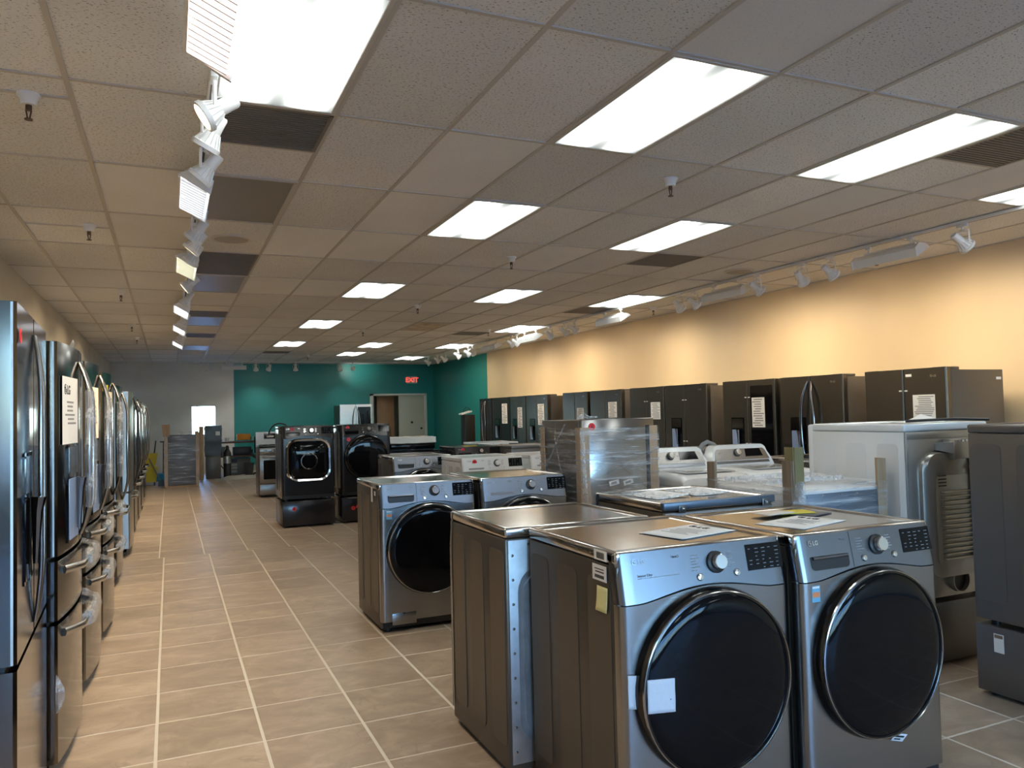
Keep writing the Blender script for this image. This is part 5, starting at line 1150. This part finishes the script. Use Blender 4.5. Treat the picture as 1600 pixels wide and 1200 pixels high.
# dark wrapped unit under the window, cardboard sheet beside it
du = thing('wrapped_appliance', 'dark film wrapped unit under the bright window', 'wrapped appliance', (0.95, 20.5, 0))
crumple(MB(), -0.16, 0.22, -0.2, 0.2, 0.55, 1.30, 0.02, 14, 14).build('dark_wrap', mat('dark_wrap', (0.05, 0.055, 0.06), 0.2, 0.35), du)
MB().box(-0.14, 0.20, -0.18, 0.18, 0.0, 0.55, 0.01).build('base_cabinet', BSIDE, du)
MB().box(0.08, 0.18, -0.235, -0.228, 1.06, 1.16).build('paper_label', PAPER, du)
cb = MB().box(-0.05, 0.05, -0.05, 0.05, 0, 1.29, 0.003).build('cardboard_post', CARD); cb.location = (0.70, 20.2, 0); tag(cb, 'tall cardboard post in front of the bright window', 'cardboard')
tank = thing('pressure_cylinder', 'black cylinder with a steel band beside the workbench', 'cylinder', (1.30, 20.4, 0))
MB().lathe([(0.0, 0.0), (0.09, 0.0), (0.09, 0.62), (0.05, 0.70), (0.03, 0.72), (0.03, 0.80), (0.0, 0.80)], 20, Matrix.Rotation(-PI/2, 4, 'X')).build('cylinder_body', BLACKP, tank)
MB().lathe([(0.092, 0.36), (0.092, 0.54)], 20, Matrix.Rotation(-PI/2, 4, 'X')).build('steel_band', STEEL, tank)
# workbench with two tiers
wb = thing('workbench', 'cluttered two tier workbench against the teal wall', 'bench', (1.75, 21.4, 0))
MB().box(-0.62, 0.62, -0.25, 0.3, 0.83, 0.87, 0.004).build('upper_shelf', WOOD, wb); MB().box(-0.62, 0.62, -0.32, 0.3, 0.47, 0.51, 0.004).build('lower_shelf', WOOD, wb)
for sx in (-1, 1):
    for yy in (-0.22, 0.26): MB().box(sx*0.58-0.015, sx*0.58+0.015, yy-0.015, yy+0.015, 0, 0.83).build('leg', BLACKP, wb)
MB().tube([(-0.58, -0.2, 0.3), (-0.36, -0.2, 0.02)], 0.015, 6).build('brace', BLACKP, wb)
tag(crumple(MB(), 1.60, 1.92, 21.25, 21.5, 0.90, 1.05, 0.03, 18, 21).build('orange_bundle', ORANGE), 'orange cloth bundle heaped on the workbench', 'cloth')
tag(crumple(MB(), 1.95, 2.07, 21.2, 21.4, 0.89, 0.98, 0.016, 22, 22).build('green_bag', GREENC), 'green plastic bag next to the orange bundle', 'bag')
tag(MB().lathe([(0.0, 0), (0.035, 0), (0.042, 0.15), (0.038, 0.15), (0.032, 0.01)], 18, Matrix.Translation((2.28, 21.3, 0.872)) @ Matrix.Rotation(-PI/2, 4, 'X')).build('paper_cup', PAPER), 'tall white cup on the workbench end', 'cup')
tag(MB().lathe([(0.0, 0), (0.05, 0), (0.055, 0.10), (0.05, 0.10), (0.045, 0.01)], 18, Matrix.Translation((1.36, 21.25, 0.872)) @ Matrix.Rotation(-PI/2, 4, 'X')).build('white_pot', PAPER), 'small white pot on the workbench by the window', 'pot')
for k, (xa, xb, za, zb_, mt, lb, ct) in enumerate(((2.08, 2.22, 0.872, 0.94, CARD, 'low brown carton on the workbench top', 'box'), (1.50, 1.95, 0.512, 0.72, BLACKP, 'black case on the lower workbench shelf', 'case'), (1.22, 1.40, 0.512, 0.74, DUSTY, 'grey drawer box on the lower workbench shelf', 'box'))):
    o = thing('storage_box', lb, ct, ((xa+xb)/2, 21.36, za)); MB().box((xa-xb)/2, (xb-xa)/2, -0.14, 0.14, 0, zb_-za-0.02, 0.006).build('box_body', mt, o); MB().box((xa-xb)/2-0.004, (xb-xa)/2+0.004, -0.144, 0.144, zb_-za-0.02, zb_-za, 0.004).build('box_lid', mt, o)
pr_ = thing('parts_cabinet', 'pale drawer cabinet under the workbench', 'cabinet', (1.66, 21.45, 0))
MB().box(-0.27, 0.27, -0.14, 0.14, 0.02, 0.44, 0.006).build('cabinet_body', DUSTY, pr_)
for k in range(3): MB().box(-0.25, -0.06, -0.150, -0.14, 0.06+0.085*k, 0.125+0.085*k, 0.004).build('drawer', mat('drawer_grey', (0.42, 0.42, 0.41), 0, 0.5), pr_)
MB().box(-0.25, -0.06, -0.148, -0.14, 0.32, 0.42).build('dark_door', BLACKP, pr_); MB().box(-0.22, 0.25, -0.146, -0.14, 0.425, 0.438).build('blue_strip', BLUEP, pr_)
bn = thing('waste_bin', 'dark waste bin on the floor under the workbench', 'bin', (1.86, 21.0, 0)); MB().lathe([(0.0, 0.0), (0.10, 0.0), (0.13, 0.30), (0.138, 0.30), (0.138, 0.315), (0.125, 0.315), (0.1, 0.02)], 18, Matrix.Rotation(-PI/2, 4, 'X')).build('bin_body', mat('bin_grey', (0.09, 0.095, 0.10), 0, 0.5), bn)
hp = MB().grid(lambda u, v: (0.95+1.3*u, 19.55+0.55*v, 0.003+0.17*math.sin(PI*u)**1.5*math.sin(PI*v)*(0.5+0.7*abs(noise.noise(Vector((u*4, v*3, 2)))))), 24, 12).build('dust_sheet', mat('dust_sheet', (0.46, 0.43, 0.36), 0, 0.85)); tag(hp, 'pale dust sheet heaped on the floor before the workbench', 'sheet'); hp.modifiers.new('t', 'SOLIDIFY').thickness = 0.004
# office chair star base showing behind the range
ch = thing('office_chair', 'black office chair partly hidden by the stainless range', 'chair', (2.2, 20.6, 0))
for k in range(5):
    a = 2*PI*k/5+0.3; lg = MB().tube([(0, 0, 0.10), (0.27*math.cos(a), 0.27*math.sin(a), 0.065)], [0.03, 0.016], 8).build('base_arm', BLACKP, ch); MB().cyl((0.27*math.cos(a)-0.012, 0.27*math.sin(a), 0.028), (0.27*math.cos(a)+0.012, 0.27*math.sin(a), 0.028), 0.028, n=12).build('caster', BLACKP, lg)
MB().cyl((0, 0, 0.08), (0, 0, 0.44), 0.028, n=12).build('gas_lift', BLACKP, ch); MB().box(-0.24, 0.24, -0.24, 0.24, 0.44, 0.52, 0.03, 3).build('seat', BLACKP, ch); MB().box(-0.22, 0.22, 0.20, 0.27, 0.56, 1.0, 0.03, 3).build('backrest', BLACKP, ch)
for s in (-1, 1): MB().tube([(s*0.25, 0.05, 0.46), (s*0.29, 0.05, 0.62), (s*0.29, -0.12, 0.68)], 0.018, 8).build('armrest', BLACKP, ch)
# mop bucket, broom, dustpan
mb = thing('mop_bucket', 'yellow mop bucket with a wringer at the end of the aisle', 'bucket', (-0.45, 19.4, 0))
MB().hexa([(-0.16, -0.18, 0.08), (0.16, -0.18, 0.08), (0.16, 0.18, 0.08), (-0.16, 0.18, 0.08), (-0.2, -0.23, 0.42), (0.2, -0.23, 0.42), (0.2, 0.23, 0.42), (-0.2, 0.23, 0.42)]).build('tub', YELLOW, mb)
MB().hexa([(-0.12, -0.2, 0.42), (0.15, -0.2, 0.42), (0.15, 0.1, 0.42), (-0.12, 0.1, 0.42), (-0.17, -0.24, 0.72), (0.2, -0.24, 0.72), (0.2, 0.12, 0.72), (-0.17, 0.12, 0.72)]).build('wringer', YELLOW, mb)
for sx in (-1, 1):
    for sy in (-1, 1): MB().cyl((sx*0.13-0.012, sy*0.15, 0.045), (sx*0.13+0.012, sy*0.15, 0.045), 0.045, n=12).build('wheel', BLACKP, mb)
MB().tube([(0.1, 0.0, 0.5), (0.16, 0.05, 1.0)], 0.014, 8).build('wringer_lever', BLACKP, mb)
br = thing('broom', 'broom leaning by the mop bucket', 'broom', (-0.25, 19.0, 0)); MB().tube([(0.05, 0, 0.12), (-0.18, 0.1, 0.62)], 0.014, 8).build('handle', DUSTY, br); MB().hexa([(0.0, -0.03, 0.0), (0.18, -0.03, 0.0), (0.18, 0.03, 0.0), (0.0, 0.03, 0.0), (0.02, -0.02, 0.13), (0.12, -0.02, 0.13), (0.12, 0.02, 0.13), (0.02, 0.02, 0.13)]).build('bristles', BLACKP, br)
dp_ = thing('dustpan', 'bright blue lobby dustpan with an upright handle', 'dustpan', (-0.22, 20.6, 0)); MB().hexa([(-0.13, -0.13, 0), (0.13, -0.13, 0), (0.13, 0.1, 0), (-0.13, 0.1, 0), (-0.13, -0.02, 0.16), (0.13, -0.02, 0.16), (0.13, 0.1, 0.18), (-0.13, 0.1, 0.18)]).build('pan', BLUEP, dp_)
MB().tube([(0.07, 0.08, 0.15), (0.08, 0.09, 0.95)], 0.012, 8).build('handle', BLACKP, dp_); MB().tube([(0.0, 0.08, 0.94), (0.16, 0.08, 0.94)], 0.014, 8).build('grip', BLACKP, dp_)
# dark stand by the teal wall
st = thing('display_stand', 'slim black stand with a white tag on top by the teal wall', 'stand', (6.78, 18.0, 0))
MB().box(-0.13, 0.13, -0.16, 0.16, 0.0, 1.42, 0.01).build('column', BLACKP, st)
o = MB().box(-0.17, 0.11, -0.12, 0.12, -0.006, 0.03, 0.004).build('white_tag', PAPER, st); o.location = (-0.05, -0.05, 1.465); o.rotation_euler = (0, -0.25, 0)
MB().tube([(-0.1+0.1*math.cos(a)+0.08, 0, 1.48+0.12*math.sin(a)) for a in [PI*k/10 for k in range(11)]], 0.008, 6).build('wire_loop', BLACKP, st)
pl = tag(MB().tube([(6.15, 22.85, 0.0), (6.12, 22.88, 0.8), (6.09, 22.9, 1.10)], 0.012, 8).build('pole', BLACKP), 'thin dark pole leaning by the pale door', 'pole')
